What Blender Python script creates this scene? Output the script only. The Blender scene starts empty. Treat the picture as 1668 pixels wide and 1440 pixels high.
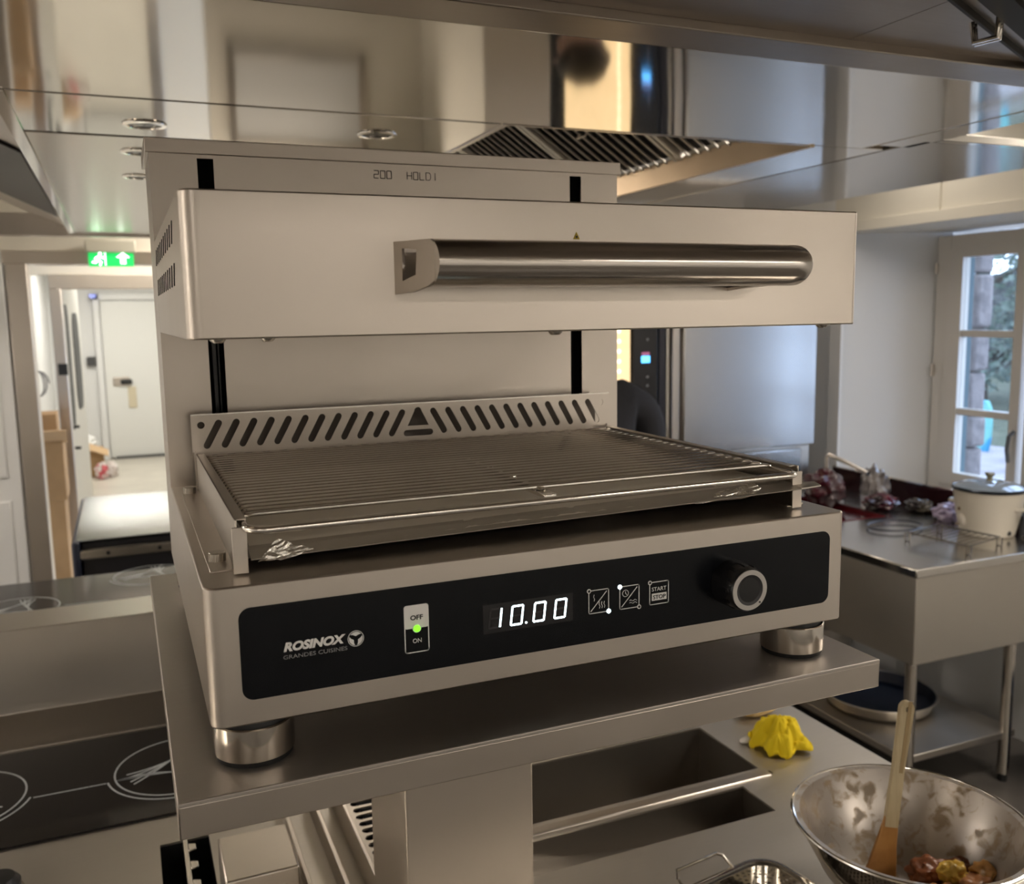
import bpy, bmesh, math, random
from math import sin, cos, pi, radians as rad
from mathutils import Vector, Matrix, noise
random.seed(7)
SC = bpy.context.scene
COL = SC.collection

# ------------------------------------------------------------------ camera, world, lights, exposure
YAW, PITCH, ROLL = 0.3979, 0.1376, -0.0163
CAM = Vector((-0.04282, -0.6893, 1.79205))
fwd = Vector((sin(YAW)*cos(PITCH), cos(YAW)*cos(PITCH), -sin(PITCH)))
rt = Vector((cos(YAW), -sin(YAW), 0)); up = rt.cross(fwd)
r2 = rt*cos(ROLL) + up*sin(ROLL); u2 = -rt*sin(ROLL) + up*cos(ROLL)
cd = bpy.data.cameras.new('camera'); cam = bpy.data.objects.new('camera', cd); COL.objects.link(cam)
cam.matrix_world = Matrix(((r2.x, u2.x, -fwd.x, CAM.x), (r2.y, u2.y, -fwd.y, CAM.y), (r2.z, u2.z, -fwd.z, CAM.z), (0, 0, 0, 1)))
cd.sensor_fit = 'HORIZONTAL'; cd.sensor_width = 36; cd.lens = 1499.94/1668*36
cd.clip_start = 0.02; cd.clip_end = 200
cd.dof.use_dof = True; cd.dof.focus_distance = 0.86; cd.dof.aperture_fstop = 9.0
SC.camera = cam

w = bpy.data.worlds.new('sky'); SC.world = w; w.use_nodes = True
bg = w.node_tree.nodes['Background']; bg.inputs[0].default_value = (0.55, 0.70, 1.0, 1); bg.inputs[1].default_value = 4.6

def area(name, loc, size, power, col=(1, .93, .82), rot=(0, 0, 0), sy=None):
    l = bpy.data.lights.new(name, 'AREA'); l.energy = power; l.color = col; l.size = size
    if sy: l.shape = 'RECTANGLE'; l.size_y = sy
    o = bpy.data.objects.new(name, l); COL.objects.link(o); o.location = loc; o.rotation_euler = rot
    return o
WARM = (1, .90, .79)
for i, (x, y, p) in enumerate([(-1.9, -3.3, 14), (0.6, -3.2, 11), (2.5, -2.9, 26), (2.75, 0.4, 26), (-2.8, 0.2, 60), (-2.6, 3.2, 34), (0.9, 4.6, 22), (0.4, 5.8, 22), (2.75, 2.4, 4)]):
    area('room_fill_light', (x, y, 2.62), 1.2, p, WARM, sy=0.3)  # unseen ceiling fill lights, placed and powered to brighten walls and steel
for x, y, p in [(0.0, 8.0, 24), (0.0, 10.8, 24)]:
    area('corridor_light', (x, y, 2.5), 0.9, p, (1, .96, .88), sy=0.4)
pl = area('window_portal', (3.87, 2.24, 1.5), 1.9, 1, (1, 1, 1), (0, rad(90), 0), sy=1.9); pl.data.size = 1.35; pl.data.size_y = 1.15
pl.data.cycles.is_portal = True
SC.view_settings.view_transform = 'Standard'; SC.view_settings.look = 'None'
SC.view_settings.gamma = 1; SC.view_settings.use_curve_mapping = False
SC.view_settings.exposure = 0.48

# ------------------------------------------------------------------ materials
MATS = {}
def mat(name, col, rough=.5, metal=0, **k):
    if name in MATS: return MATS[name]
    m = bpy.data.materials.new(name); m.use_nodes = True; nt = m.node_tree; b = nt.nodes['Principled BSDF']
    b.inputs['Base Color'].default_value = (*col, 1); b.inputs['Roughness'].default_value = rough; b.inputs['Metallic'].default_value = metal
    if 'emit' in k: b.inputs['Emission Color'].default_value = (*k.get('ecol', col), 1); b.inputs['Emission Strength'].default_value = k['emit']
    if 'trans' in k: b.inputs['Transmission Weight'].default_value = k['trans']
    if 'spec' in k: b.inputs['Specular IOR Level'].default_value = k['spec']
    if 'aniso' in k: b.inputs['Anisotropic'].default_value = k['aniso']
    tc = nt.nodes.new('ShaderNodeTexCoord')
    def nz(scale, detail=4, mp=(1, 1, 1), dist=0):
        mn = nt.nodes.new('ShaderNodeMapping'); mn.inputs['Scale'].default_value = mp; nt.links.new(tc.outputs['Object'], mn.inputs[0])
        n = nt.nodes.new('ShaderNodeTexNoise'); n.inputs['Scale'].default_value = scale; n.inputs['Detail'].default_value = detail
        n.inputs['Distortion'].default_value = dist; nt.links.new(mn.outputs[0], n.inputs['Vector']); return n
    if 'brush' in k:                      # brush direction: stretch noise
        mp, sc_, amt, bump = k['brush']
        n = nz(sc_, 2, mp); mr = nt.nodes.new('ShaderNodeMapRange'); mr.inputs['To Min'].default_value = max(.02, rough-amt); mr.inputs['To Max'].default_value = rough+amt
        mr.inputs['From Min'].default_value = .3; mr.inputs['From Max'].default_value = .7
        n3 = nz(6, 4)                       # smudges
        mr3 = nt.nodes.new('ShaderNodeMapRange'); mr3.inputs['From Min'].default_value = .35; mr3.inputs['From Max'].default_value = .7
        mr3.inputs['To Min'].default_value = 0; mr3.inputs['To Max'].default_value = k.get('smudge', .06)
        ad = nt.nodes.new('ShaderNodeMath'); ad.operation = 'ADD'
        nt.links.new(n.outputs[0], mr.inputs[0]); nt.links.new(n3.outputs[0], mr3.inputs[0])
        nt.links.new(mr.outputs[0], ad.inputs[0]); nt.links.new(mr3.outputs[0], ad.inputs[1]); nt.links.new(ad.outputs[0], b.inputs['Roughness'])
    if 'wave' in k:                       # gentle sheet waviness
        n = nz(k['wave'][0], 1); bp = nt.nodes.new('ShaderNodeBump'); bp.inputs['Strength'].default_value = k['wave'][1]; bp.inputs['Distance'].default_value = .02
        nt.links.new(n.outputs[0], bp.inputs['Height']); nt.links.new(bp.outputs[0], b.inputs['Normal'])
    if 'mix' in k:                        # second colour by noise
        c2, sc_, lo, hi = k['mix']
        n = nz(sc_, 6, k.get('mixmap', (1, 1, 1)), k.get('dist', 0)); mr = nt.nodes.new('ShaderNodeMapRange'); mr.inputs['From Min'].default_value = lo; mr.inputs['From Max'].default_value = hi
        mx = nt.nodes.new('ShaderNodeMix'); mx.data_type = 'RGBA'; mx.inputs['A'].default_value = (*col, 1); mx.inputs['B'].default_value = (*c2, 1)
        nt.links.new(n.outputs[0], mr.inputs[0]); nt.links.new(mr.outputs[0], mx.inputs['Factor']); nt.links.new(mx.outputs['Result'], b.inputs['Base Color'])
        if 'mixmetal' in k:
            sb = nt.nodes.new('ShaderNodeMapRange'); sb.inputs['To Min'].default_value = metal; sb.inputs['To Max'].default_value = 0
            nt.links.new(mr.outputs[0], sb.inputs[0]); nt.links.new(sb.outputs[0], b.inputs['Metallic'])
    if 'bump' in k:
        n = nz(k['bump'][0], 5); bp = nt.nodes.new('ShaderNodeBump'); bp.inputs['Strength'].default_value = k['bump'][1]; bp.inputs['Distance'].default_value = k['bump'][2]
        nt.links.new(n.outputs[0], bp.inputs['Height']); nt.links.new(bp.outputs[0], b.inputs['Normal'])
    MATS[name] = m; return m
ST = (.625, .568, .505)
steelH = mat('brushed_steel_x', ST, .295, 1, brush=((2, 60, 60), 6, .008, .0))
steelV = mat('brushed_steel_z', ST, .295, 1, brush=((60, 60, 2), 6, .008, .0))
steelY = mat('brushed_steel_y', ST, .30, 1, brush=((60, 2, 60), 6, .008, .0))
steelD = mat('satin_worktop_steel', (.60, .56, .50), .40, 1, brush=((2, 40, 40), 10, .05, .012))
steelP = mat('polished_steel', (.72, .69, .64), .10, 1)
steelW = mat('wavy_mirror_steel', (.60, .565, .51), .07, 1, wave=(1.6, .10))
steelF = mat('foot_steel', (.78, .73, .66), .13, 1, brush=((2, 2, 70), 12, .02, .01))
chrome = mat('chrome', (.86, .82, .76), .10, 1)
foil = mat('aluminium_foil', (.86, .81, .72), .33, .4, bump=(22, .12, .002))
foilC = mat('crumpled_foil', (.85, .82, .76), .2, 1, bump=(90, .8, .004))
black = mat('black_plastic', (.012, .012, .013), .35)
hole = mat('dark_interior', (.004, .004, .004), .9)
rubber = mat('black_rubber', (.01, .01, .01), .6)
panelM = mat('black_glass_film', (.004, .005, .007), .24, spec=.22)
white = mat('white_print', (.93, .92, .90), .5)
greyp = mat('grey_print', (.30, .30, .30), .5)
led = mat('led_white', (.8, 1, 1), .4, emit=3.2, ecol=(.75, .97, 1))
ledg = mat('led_green', (.2, .9, .02), .3, emit=1.0, ecol=(.22, .9, .03))
dimseg = mat('unlit_segment', (.03, .028, .03), .4)
glassC = mat('ceramic_glass', (.010, .008, .008), .10, spec=.28)
lineC = mat('hob_line', (.62, .65, .66), .4)
wallW = mat('wall_paint', (.74, .74, .73), .6, bump=(40, .05, .002))
wallC = mat('cream_wall', (.70, .66, .57), .55)
ceilM = mat('ceiling_paint', (.66, .62, .50), .6)
floorM = mat('floor_resin', (.56, .52, .45), .32, mix=((.62, .58, .50), 3, .4, .6))
floorK = mat('kitchen_floor', (.075, .068, .06), .4, mix=((.10, .09, .08), 5, .4, .6))

# ------------------------------------------------------------------ helpers
def glassmat():
    if 'window_glass' in MATS: return MATS['window_glass']
    m = bpy.data.materials.new('window_glass'); m.use_nodes = True; nt = m.node_tree; nt.nodes.clear()
    o = nt.nodes.new('ShaderNodeOutputMaterial'); mx = nt.nodes.new('ShaderNodeMixShader'); tr = nt.nodes.new('ShaderNodeBsdfTransparent'); gl = nt.nodes.new('ShaderNodeBsdfGlossy')
    gl.inputs['Roughness'].default_value = .02; tr.inputs[0].default_value = (.95, .97, .97, 1); mx.inputs[0].default_value = .06
    nt.links.new(tr.outputs[0], mx.inputs[1]); nt.links.new(gl.outputs[0], mx.inputs[2]); nt.links.new(mx.outputs[0], o.inputs[0]); MATS['window_glass'] = m; return m
class G:
    def __init__(s): s.b = bmesh.new()
    def box(s, x0, x1, y0, y1, z0, z1):
        v = [s.b.verts.new(p) for p in ((x0,y0,z0),(x1,y0,z0),(x1,y1,z0),(x0,y1,z0),(x0,y0,z1),(x1,y0,z1),(x1,y1,z1),(x0,y1,z1))]
        for f in ((0,3,2,1),(4,5,6,7),(0,1,5,4),(1,2,6,5),(2,3,7,6),(3,0,4,7)): s.b.faces.new([v[i] for i in f])
        return s
    def obox(s, c, ax, ay, az):          # oriented box: centre and three half vectors
        c, ax, ay, az = map(Vector, (c, ax, ay, az)); v = []
        for k in (-1, 1):
            for i, j in ((-1,-1),(1,-1),(1,1),(-1,1)): v.append(s.b.verts.new(c+ax*i+ay*j+az*k))
        for f in ((0,3,2,1),(4,5,6,7),(0,1,5,4),(1,2,6,5),(2,3,7,6),(3,0,4,7)): s.b.faces.new([v[i] for i in f])
        return s
    def prism(s, pts, vec):              # planar polygon (3-D points) pushed along vec
        vec = Vector(vec); a = [s.b.verts.new(p) for p in pts]; c = [s.b.verts.new(Vector(p)+vec) for p in pts]; n = len(pts)
        s.b.faces.new(a[::-1]); s.b.faces.new(c)
        for i in range(n): s.b.faces.new((a[i], a[(i+1) % n], c[(i+1) % n], c[i]))
        return s
    def cyl(s, c, r, h, axis='z', seg=32, r2=None, cap=True):
        r2 = r if r2 is None else r2; c = Vector(c)
        A = {'z': (Vector((1,0,0)), Vector((0,1,0)), Vector((0,0,1))), 'y': (Vector((1,0,0)), Vector((0,0,1)), Vector((0,1,0))), 'x': (Vector((0,1,0)), Vector((0,0,1)), Vector((1,0,0)))}[axis]
        a = [s.b.verts.new(c+(A[0]*cos(2*pi*i/seg)+A[1]*sin(2*pi*i/seg))*r) for i in range(seg)]
        d = [s.b.verts.new(c+A[2]*h+(A[0]*cos(2*pi*i/seg)+A[1]*sin(2*pi*i/seg))*r2) for i in range(seg)]
        for i in range(seg): s.b.faces.new((a[i], a[(i+1) % seg], d[(i+1) % seg], d[i]))
        if cap: s.b.faces.new(a[::-1]); s.b.faces.new(d)
        return s
    def lathe(s, prof, c=(0,0,0), seg=48, axis='z'):
        c = Vector(c); rows = []
        for r, z in prof:
            row = []
            for i in range(seg):
                t = 2*pi*i/seg
                p = Vector((r*cos(t), r*sin(t), z)) if axis == 'z' else Vector((r*cos(t), z, r*sin(t)))
                row.append(s.b.verts.new(c+p))
            rows.append(row)
        for a, d in zip(rows, rows[1:]):
            for i in range(seg): s.b.faces.new((a[i], a[(i+1) % seg], d[(i+1) % seg], d[i]))
        return s
    def tube(s, pts, r, seg=10, closed=False, rs=None):
        pts = [Vector(p) for p in pts]; n = len(pts); rings = []; prev = None
        for i, p in enumerate(pts):
            if closed: t = (pts[(i+1) % n]-pts[i-1])
            else: t = pts[min(i+1, n-1)]-pts[max(i-1, 0)]
            t.normalize()
            if prev is None:
                a = t.orthogonal().normalized()
            else:
                a = prev - t*prev.dot(t)
                a = a.normalized() if a.length > 1e-6 else t.orthogonal().normalized()
            prev = a; b2 = t.cross(a); rr = rs[i] if rs else r
            rings.append([s.b.verts.new(p+(a*cos(2*pi*k/seg)+b2*sin(2*pi*k/seg))*rr) for k in range(seg)])
        for i in range(n if closed else n-1):
            A, B = rings[i], rings[(i+1) % n]
            for k in range(seg): s.b.faces.new((A[k], A[(k+1) % seg], B[(k+1) % seg], B[k]))
        if not closed: s.b.faces.new(rings[0][::-1]); s.b.faces.new(rings[-1])
        return s
    def blob(s, c, rx, ry, rz, amp=.15, fr=3, sub=3, seed=0, M=None):
        q = bmesh.new(); bmesh.ops.create_icosphere(q, subdivisions=sub, radius=1)
        m = {}
        for v in q.verts:
            d = v.co.normalized(); k = 1+amp*noise.noise(d*fr+Vector((seed*7.1, seed*3.3, seed)))*2
            p = Vector((d.x*rx*k, d.y*ry*k, d.z*rz*k))
            if M: p = M @ p
            m[v.index] = s.b.verts.new(p+Vector(c))
        for f in q.faces: s.b.faces.new([m[v.index] for v in f.verts])
        q.free(); return s
    def ribbon(s, pts, wd, y, th=.0004):   # flat stroke drawn on a plane facing -Y, pts in (x, z)
        for (x0, z0), (x1, z1) in zip(pts, pts[1:]):
            d = Vector((x1-x0, 0, z1-z0)); L = d.length
            if L < 1e-7: continue
            d.normalize(); n = Vector((-d.z, 0, d.x))*wd/2
            s.obox(((x0+x1)/2, y, (z0+z1)/2), d*(L/2+wd*.35), (0, th/2, 0), n)
        return s
    def build(s, name, m, parent=None, bevel=0, seg=2, smooth=True, angle=35):
        bmesh.ops.recalc_face_normals(s.b, faces=s.b.faces)
        me = bpy.data.meshes.new(name)
        if parent is not None:
            o0 = parent
            off = Vector((0, 0, 0))
            while o0 is not None: off += o0.location; o0 = o0.parent
            bmesh.ops.translate(s.b, verts=s.b.verts, vec=-off)
        s.b.to_mesh(me); s.b.free()
        return link(name, me, m, parent, bevel, seg, smooth, angle)
def link(name, me, m, parent, bevel=0, seg=2, smooth=True, angle=35):
    me.materials.clear(); me.materials.append(m)
    if smooth:
        me.polygons.foreach_set('use_smooth', [True]*len(me.polygons)); me.set_sharp_from_angle(angle=rad(angle))
    o = bpy.data.objects.new(name, me); COL.objects.link(o); o.parent = parent
    if bevel:
        b = o.modifiers.new('bevel', 'BEVEL'); b.width = bevel; b.segments = seg; b.limit_method = 'ANGLE'; b.angle_limit = rad(40); b.harden_normals = False
    return o
def tag(o, label=None, cat=None, group=None, kind=None):
    if label: o['label'] = label
    if cat: o['category'] = cat
    if group: o['group'] = group
    if kind: o['kind'] = kind
    return o
def thing(name, loc, label, cat, group=None):
    o = bpy.data.objects.new(name, None); COL.objects.link(o); o.location = loc; o.empty_display_size = .05
    return tag(o, label, cat, group)
def struct(o): o['kind'] = 'structure'; return o
def rrect(x0, x1, z0, z1, r, n=6):
    P = []
    for cx, cz, a in ((x1-r, z0+r, -90), (x1-r, z1-r, 0), (x0+r, z1-r, 90), (x0+r, z0+r, 180)):
        for i in range(n+1): t = rad(a+90*i/n); P.append((cx+r*cos(t), cz+r*sin(t)))
    return P
def slot(x0, z0, x1, z1, r, n=6):        # stadium from one end point to the other
    a = math.atan2(z1-z0, x1-x0); P = []
    for i in range(n+1): t = a-pi/2+pi*i/n; P.append((x1+r*cos(t), z1+r*sin(t)))
    for i in range(n+1): t = a+pi/2+pi*i/n; P.append((x0+r*cos(t), z0+r*sin(t)))
    return P
def plate_mesh(outline, holes, th, to3d):  # flat sheet with real holes; to3d maps (u, v, w) to a point, w across the thickness
    cu = bpy.data.curves.new('p', 'CURVE'); cu.dimensions = '2D'; cu.fill_mode = 'BOTH'; cu.extrude = th/2
    for poly in [outline]+holes:
        sp = cu.splines.new('POLY'); sp.points.add(len(poly)-1); sp.use_cyclic_u = True
        for i, (x, y) in enumerate(poly): sp.points[i].co = (x, y, 0, 1)
    o = bpy.data.objects.new('p', cu); COL.objects.link(o); bpy.context.view_layer.update()
    me = bpy.data.meshes.new_from_object(o.evaluated_get(bpy.context.evaluated_depsgraph_get()))
    bpy.data.objects.remove(o); bpy.data.curves.remove(cu)
    for v in me.vertices: v.co = Vector(to3d(v.co.x, v.co.y, v.co.z))
    b = bmesh.new(); b.from_mesh(me); bmesh.ops.recalc_face_normals(b, faces=b.faces); b.to_mesh(me); b.free()
    return me
def plate(name, outline, holes, th, to3d, m, parent, bevel=0):
    me = plate_mesh(outline, holes, th, to3d)
    off = Vector((0, 0, 0)); o0 = parent
    while o0 is not None: off += o0.location; o0 = o0.parent
    me.transform(Matrix.Translation(-off))
    return link(name, me, m, parent, bevel, smooth=False)
def text(name, s, x0, x1, z0, h, m, parent, y, bold=0, shear=0, th=.0003, to3d=None):
    cu = bpy.data.curves.new('t', 'FONT'); cu.body = s; cu.extrude = .001; cu.offset = bold; cu.shear = shear; cu.resolution_u = 4
    o = bpy.data.objects.new('t', cu); COL.objects.link(o); bpy.context.view_layer.update()
    me = bpy.data.meshes.new_from_object(o.evaluated_get(bpy.context.evaluated_depsgraph_get()))
    bpy.data.objects.remove(o); bpy.data.curves.remove(cu)
    xs = [v.co.x for v in me.vertices]; ys = [v.co.y for v in me.vertices]
    ax, bx, ay, by = min(xs), max(xs), min(ys), max(ys)
    off = Vector((0, 0, 0)); o0 = parent
    while o0 is not None: off += o0.location; o0 = o0.parent
    for v in me.vertices:
        u = x0+(v.co.x-ax)/(bx-ax)*(x1-x0); q = z0+(v.co.y-ay)/(by-ay)*h; d = -th if v.co.z > 0 else 0
        v.co = Vector((u, y+d, q))-off
    b = bmesh.new(); b.from_mesh(me); bmesh.ops.recalc_face_normals(b, faces=b.faces); b.to_mesh(me); b.free()
    return link(name, me, m, parent, smooth=False)

# ------------------------------------------------------------------ room shell
def slab(name, x0, x1, y0, y1, z0, z1, m): return struct(G().box(x0, x1, y0, y1, z0, z1).build(name, m, smooth=False))
slab('floor', -3.6, 3.4, -4.1, 5.0, -.1, 0, floorK)
slab('floor_corridor', -3.6, 3.4, 5.0, 12.6, -.1, 0, floorM)
slab('ceiling', -3.6, 3.4, -4.1, 12.6, 2.66, 2.76, ceilM)
slab('wall_back', -3.6, 3.4, -4.2, -4.1, 0, 2.66, wallW)
slab('wall_left', -3.7, -3.6, -4.1, 12.6, 0, 2.66, wallW)
# right wall with a deep window recess
slab('wall_right', 3.30, 3.46, -4.1, 1.72, 0, 2.66, wallW)
slab('wall_right_corner', 3.30, 4.0, 3.03, 3.9, 0, 2.66, wallW)
slab('wall_right_lintel', 3.30, 4.0, 1.72, 3.03, 2.165, 2.66, wallC)
slab('wall_right_sill', 3.30, 4.0, 1.72, 3.03, 0, .84, wallW)
struct(G().prism([(3.305, 3.03, .84), (3.82, 2.775, .84), (3.82, 3.03, .84)], (0, 0, 1.325)).build('wall_recess_side', wallW, smooth=False))
slab('wall_recess_near', 3.46, 4.0, 1.60, 1.72, 0, 2.66, wallW)
g = G().box(3.285, 3.30, .6, 3.03, 2.165, 2.215).box(3.290, 3.30, 2.38, 2.384, 2.215, 2.6)
for yy in (1.9, 2.15, 2.55): g.cyl((3.284, yy, 2.19), .004, .002, 'x', 10)
struct(g.build('trim_1', wallC, bevel=.002))
struct(G().box(3.285, 3.30, 2.95, 3.03, .84, 2.165).build('trim_2', wallW, bevel=.002))
# far wall behind the ovens and the passage
slab('wall_far', 1.78, 3.30, 3.78, 3.9, 0, 2.66, wallW)
slab('wall_passage', 1.78, 1.9, 3.9, 5.0, 0, 2.66, wallC)
# partition at Y 5 with a wide opening
slab('wall_partition_top', -3.6, 1.9, 5.0, 5.12, 2.17, 2.66, wallC)
slab('wall_partition_left', -3.6, -.585, 5.0, 5.12, 0, 2.17, wallW)
slab('wall_partition_right', .52, 1.9, 5.0, 5.12, 0, 2.17, wallC)
struct(G().box(-.60, 1.0, 4.97, 5.15, 2.105, 2.175).box(-.585, -.485, 4.97, 5.15, 0, 2.105).build('trim_3', steelV, bevel=.003))
# second wall with the swing doors
slab('wall_second_top', -1.2, 1.2, 6.6, 6.72, 2.12, 2.66, wallC)
slab('wall_second_right', .34, 1.2, 6.6, 6.72, 0, 2.12, wallC)
struct(G().box(-.48, .40, 6.55, 6.75, 2.02, 2.12).box(-.48, -.405, 6.55, 6.75, 0, 2.02).box(.28, .36, 6.55, 6.75, 0, 2.02).build('trim_4', steelV, bevel=.004))
slab('wall_corridor_left', -.95, -.87, 6.9, 12.4, 0, 2.66, wallW)
slab('wall_corridor_right', .95, 1.05, 6.72, 12.4, 0, 2.66, wallW)
slab('wall_corridor_end', -1.2, 1.2, 12.4, 12.5, 0, 2.66, wallW)
# left white door panel in the partition
g = G().box(-1.45, -.60, 4.965, 4.998, 0, 2.10)
d1 = struct(g.build('door_1', wallW, bevel=.004))
for (a, b_) in ((-1.40, -.66),):
    G().box(a, b_, 4.955, 4.966, .95, 2.02).box(a, b_, 4.955, 4.966, .08, .82).build('door_panel', wallW, d1, bevel=.006)
# end-of-corridor white door
d2 = struct(G().box(-.26, .42, 12.34, 12.40, .02, 2.05).build('door_2', mat('white_door', (.74, .74, .71), .4), bevel=.004))
G().box(-.34, -.27, 12.31, 12.40, 0, 2.14).box(.43, .50, 12.31, 12.40, 0, 2.14).box(-.34, .50, 12.31, 12.40, 2.06, 2.14).build('door_frame', wallW, d2, bevel=.004)
G().box(-.17, .03, 12.32, 12.34, .95, 1.07).build('lock_plate', steelV, d2, bevel=.02)
G().box(-.08, .06, 12.28, 12.32, .97, 1.04).build('door_handle', black, d2, bevel=.02)
G().box(0, .1, 12.325, 12.34, .66, .94).build('finger_mark', mat('worn_patch', (.62, .55, .40), .6), d2, bevel=.01)
G().box(-.20, .42, 12.30, 12.342, 0, .03).build('door_seal', mat('dark_seal', (.08, .08, .08), .6), d2)
# swing door leaf standing open
lf = struct(G().prism([(-.475, 6.76, .06), (-.435, 6.76, .06), (-.345, 7.75, .06), (-.385, 7.75, .06)], (0, 0, 2.03)).build('door_3', mat('white_leaf', (.60, .59, .55), .35), bevel=.004, smooth=False))
def leafp(t, z, s=.0): return (-.435+.09*t+s, 6.76+.99*t, z)
for t0, t1, z0, z1 in ((.12, .36, .98, 1.92), (.55, .86, 1.1, 1.86)):
    P = rrect(0, 1, 0, 1, .25, 5)
    G().prism([leafp(t0+(t1-t0)*u, z0+(z1-z0)*(v_ if .2 < v_ < .8 else v_), .0005) for u, v_ in P], (.004, 0, 0)).build('glazing', mat('dark_glass', (.006, .009, .010), .35, spec=.2), lf)
G().box(-.48, -.43, 6.745, 6.762, .06, 2.09).build('edge_seal', black, lf)
G().box(-.44, -.37, 6.90, 6.93, 1.0, 1.02).box(-.44, -.37, 6.90, 6.93, .84, .86).build('push_handle', black, lf, bevel=.004)

# ------------------------------------------------------------------ window in the recess
win = struct(G().box(3.73, 3.80, 2.70, 2.782, .86, 2.14).box(3.73, 3.80, 1.80, 2.70, 2.06, 2.14).box(3.73, 3.80, 1.80, 2.70, .86, .93).box(3.73, 3.80, 1.72, 1.80, .86, 2.14).build('window_1', mat('window_paint', (.62, .58, .52), .4), bevel=.004))
wp = MATS['window_paint']
for nm, y0, y1 in (('sash', 2.27, 2.70), ('sash', 1.80, 2.24)):
    g = G().box(3.715, 3.765, y1-.085, y1, .92, 2.07).box(3.715, 3.765, y0, y0+.05, .92, 2.07).box(3.716, 3.764, y0+.05, y1-.085, 2.03, 2.07).box(3.716, 3.764, y0+.05, y1-.085, .92, .98)
    for zc in (1.665, 1.285): g.box(3.722, 3.76, y0+.05, y1-.085, zc-.016, zc+.016)
    s_ = g.build(nm, wp, win)
    gl = glassmat()
    G().box(3.738, 3.741, y0+.05, y1-.085, .98, 2.03).build('glass_pane', gl, s_, smooth=False)
G().cyl((3.72, 2.775, 1.96), .008, .05, 'z', 12).cyl((3.72, 2.775, 1.45), .009, .06, 'z', 12).build('hinge', steelV, win)
G().tube([(3.71, 2.285, 1.22), (3.68, 2.285, 1.2), (3.675, 2.288, 1.14), (3.69, 2.29, 1.08)], .009).build('window_handle', mat('handle_grey', (.2, .2, .2), .4, 1), win)
slab('window_sill_board', 3.40, 3.82, 1.72, 2.79, .838, .858, wp)
slab('window_reveal_outer', 3.80, 3.86, 2.67, 2.80, .84, 2.14, mat('dark_teal_paint', (.06, .11, .13), .6))  # outer reveal in its own dark teal

# ------------------------------------------------------------------ outdoors
gnd = struct(G().box(4.0, 30, -8, 26, -.5, -.4).build('ground', mat('pale_road', (.24, .215, .21), .8, mix=((.17, .15, .15), 1.2, .45, .6)), smooth=False))
tag(G().blob((22, 17, -.45), 12, 5, .18, .1, 2, 4, 3).blob((22, 10, -.45), 10, 5, .18, .1, 2, 4, 5).build('grass', mat('grass', (.045, .055, .03), .9, mix=((.08, .085, .05), 3, .4, .6))), 'strip of green grass beyond the road outside the window', 'grass', kind='stuff')
stone = mat('rough_stone', (.23, .20, .19), .9, mix=((.16, .14, .135), 14, .4, .62), bump=(18, .8, .02))
g = G()
zz = -.4
while zz < 2.5:
    h_ = random.uniform(.16, .30); g.box(4.28, 4.40, 3.01+random.uniform(-.012, .012), 3.25, zz, zz+h_-.008); zz += h_
tag(g.build('stone_pillar', stone, bevel=.02, seg=2), 'pale rough stone pillar standing just outside the window', 'pillar')
# kayak-like turquoise sail board standing by the road
t = thing('paddle_board', (12, 9.45, -.4), 'turquoise and blue board standing upright behind the stone pillar', 'board')
P = [(u+.06, v_) for u, v_ in [(0, 0), (.09, .12), (.13, .35), (.14, .6), (.12, .82), (.06, .94), (-.05, .94), (-.11, .8), (-.13, .55), (-.11, .3), (-.07, .1)]]
G().prism([(12.0, 9.45-u, .38-.94+v_) for u, v_ in P], (.06, 0, 0)).build('board', mat('turquoise', (.13, .36, .34), .4, mix=((.03, .22, .38), 1.2, .5, .52)), t, bevel=.02)
G().box(11.98, 12.05, 9.40, 9.48, -.62, -.5).build('stand', black, t)
tag(G().box(16, 16.06, 4, 18, -.4, -.28).build('road_kerb', mat('pale_kerb', (.3, .3, .31), .8), smooth=False), 'pale kerb line at the far side of the road', 'kerb')
tag(G().blob((27, 15, .3), 2, 14, 2.6, .12, 6, 5, 8).build('hedge', mat('hedge_dark', (.03, .035, .035), .9, mix=((.07, .07, .065), 5, .4, .6), bump=(6, 1, .2))), 'dark tangled hedge far behind the road', 'hedge', kind='stuff')
leafM = [mat('leaf_dark', (.035, .055, .045), .7, mix=((.10, .13, .10), 2, .4, .65)), mat('leaf_mid', (.07, .11, .08), .7, mix=((.16, .20, .16), 2.5, .4, .65)), mat('bark', (.16, .13, .11), .9)]
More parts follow.
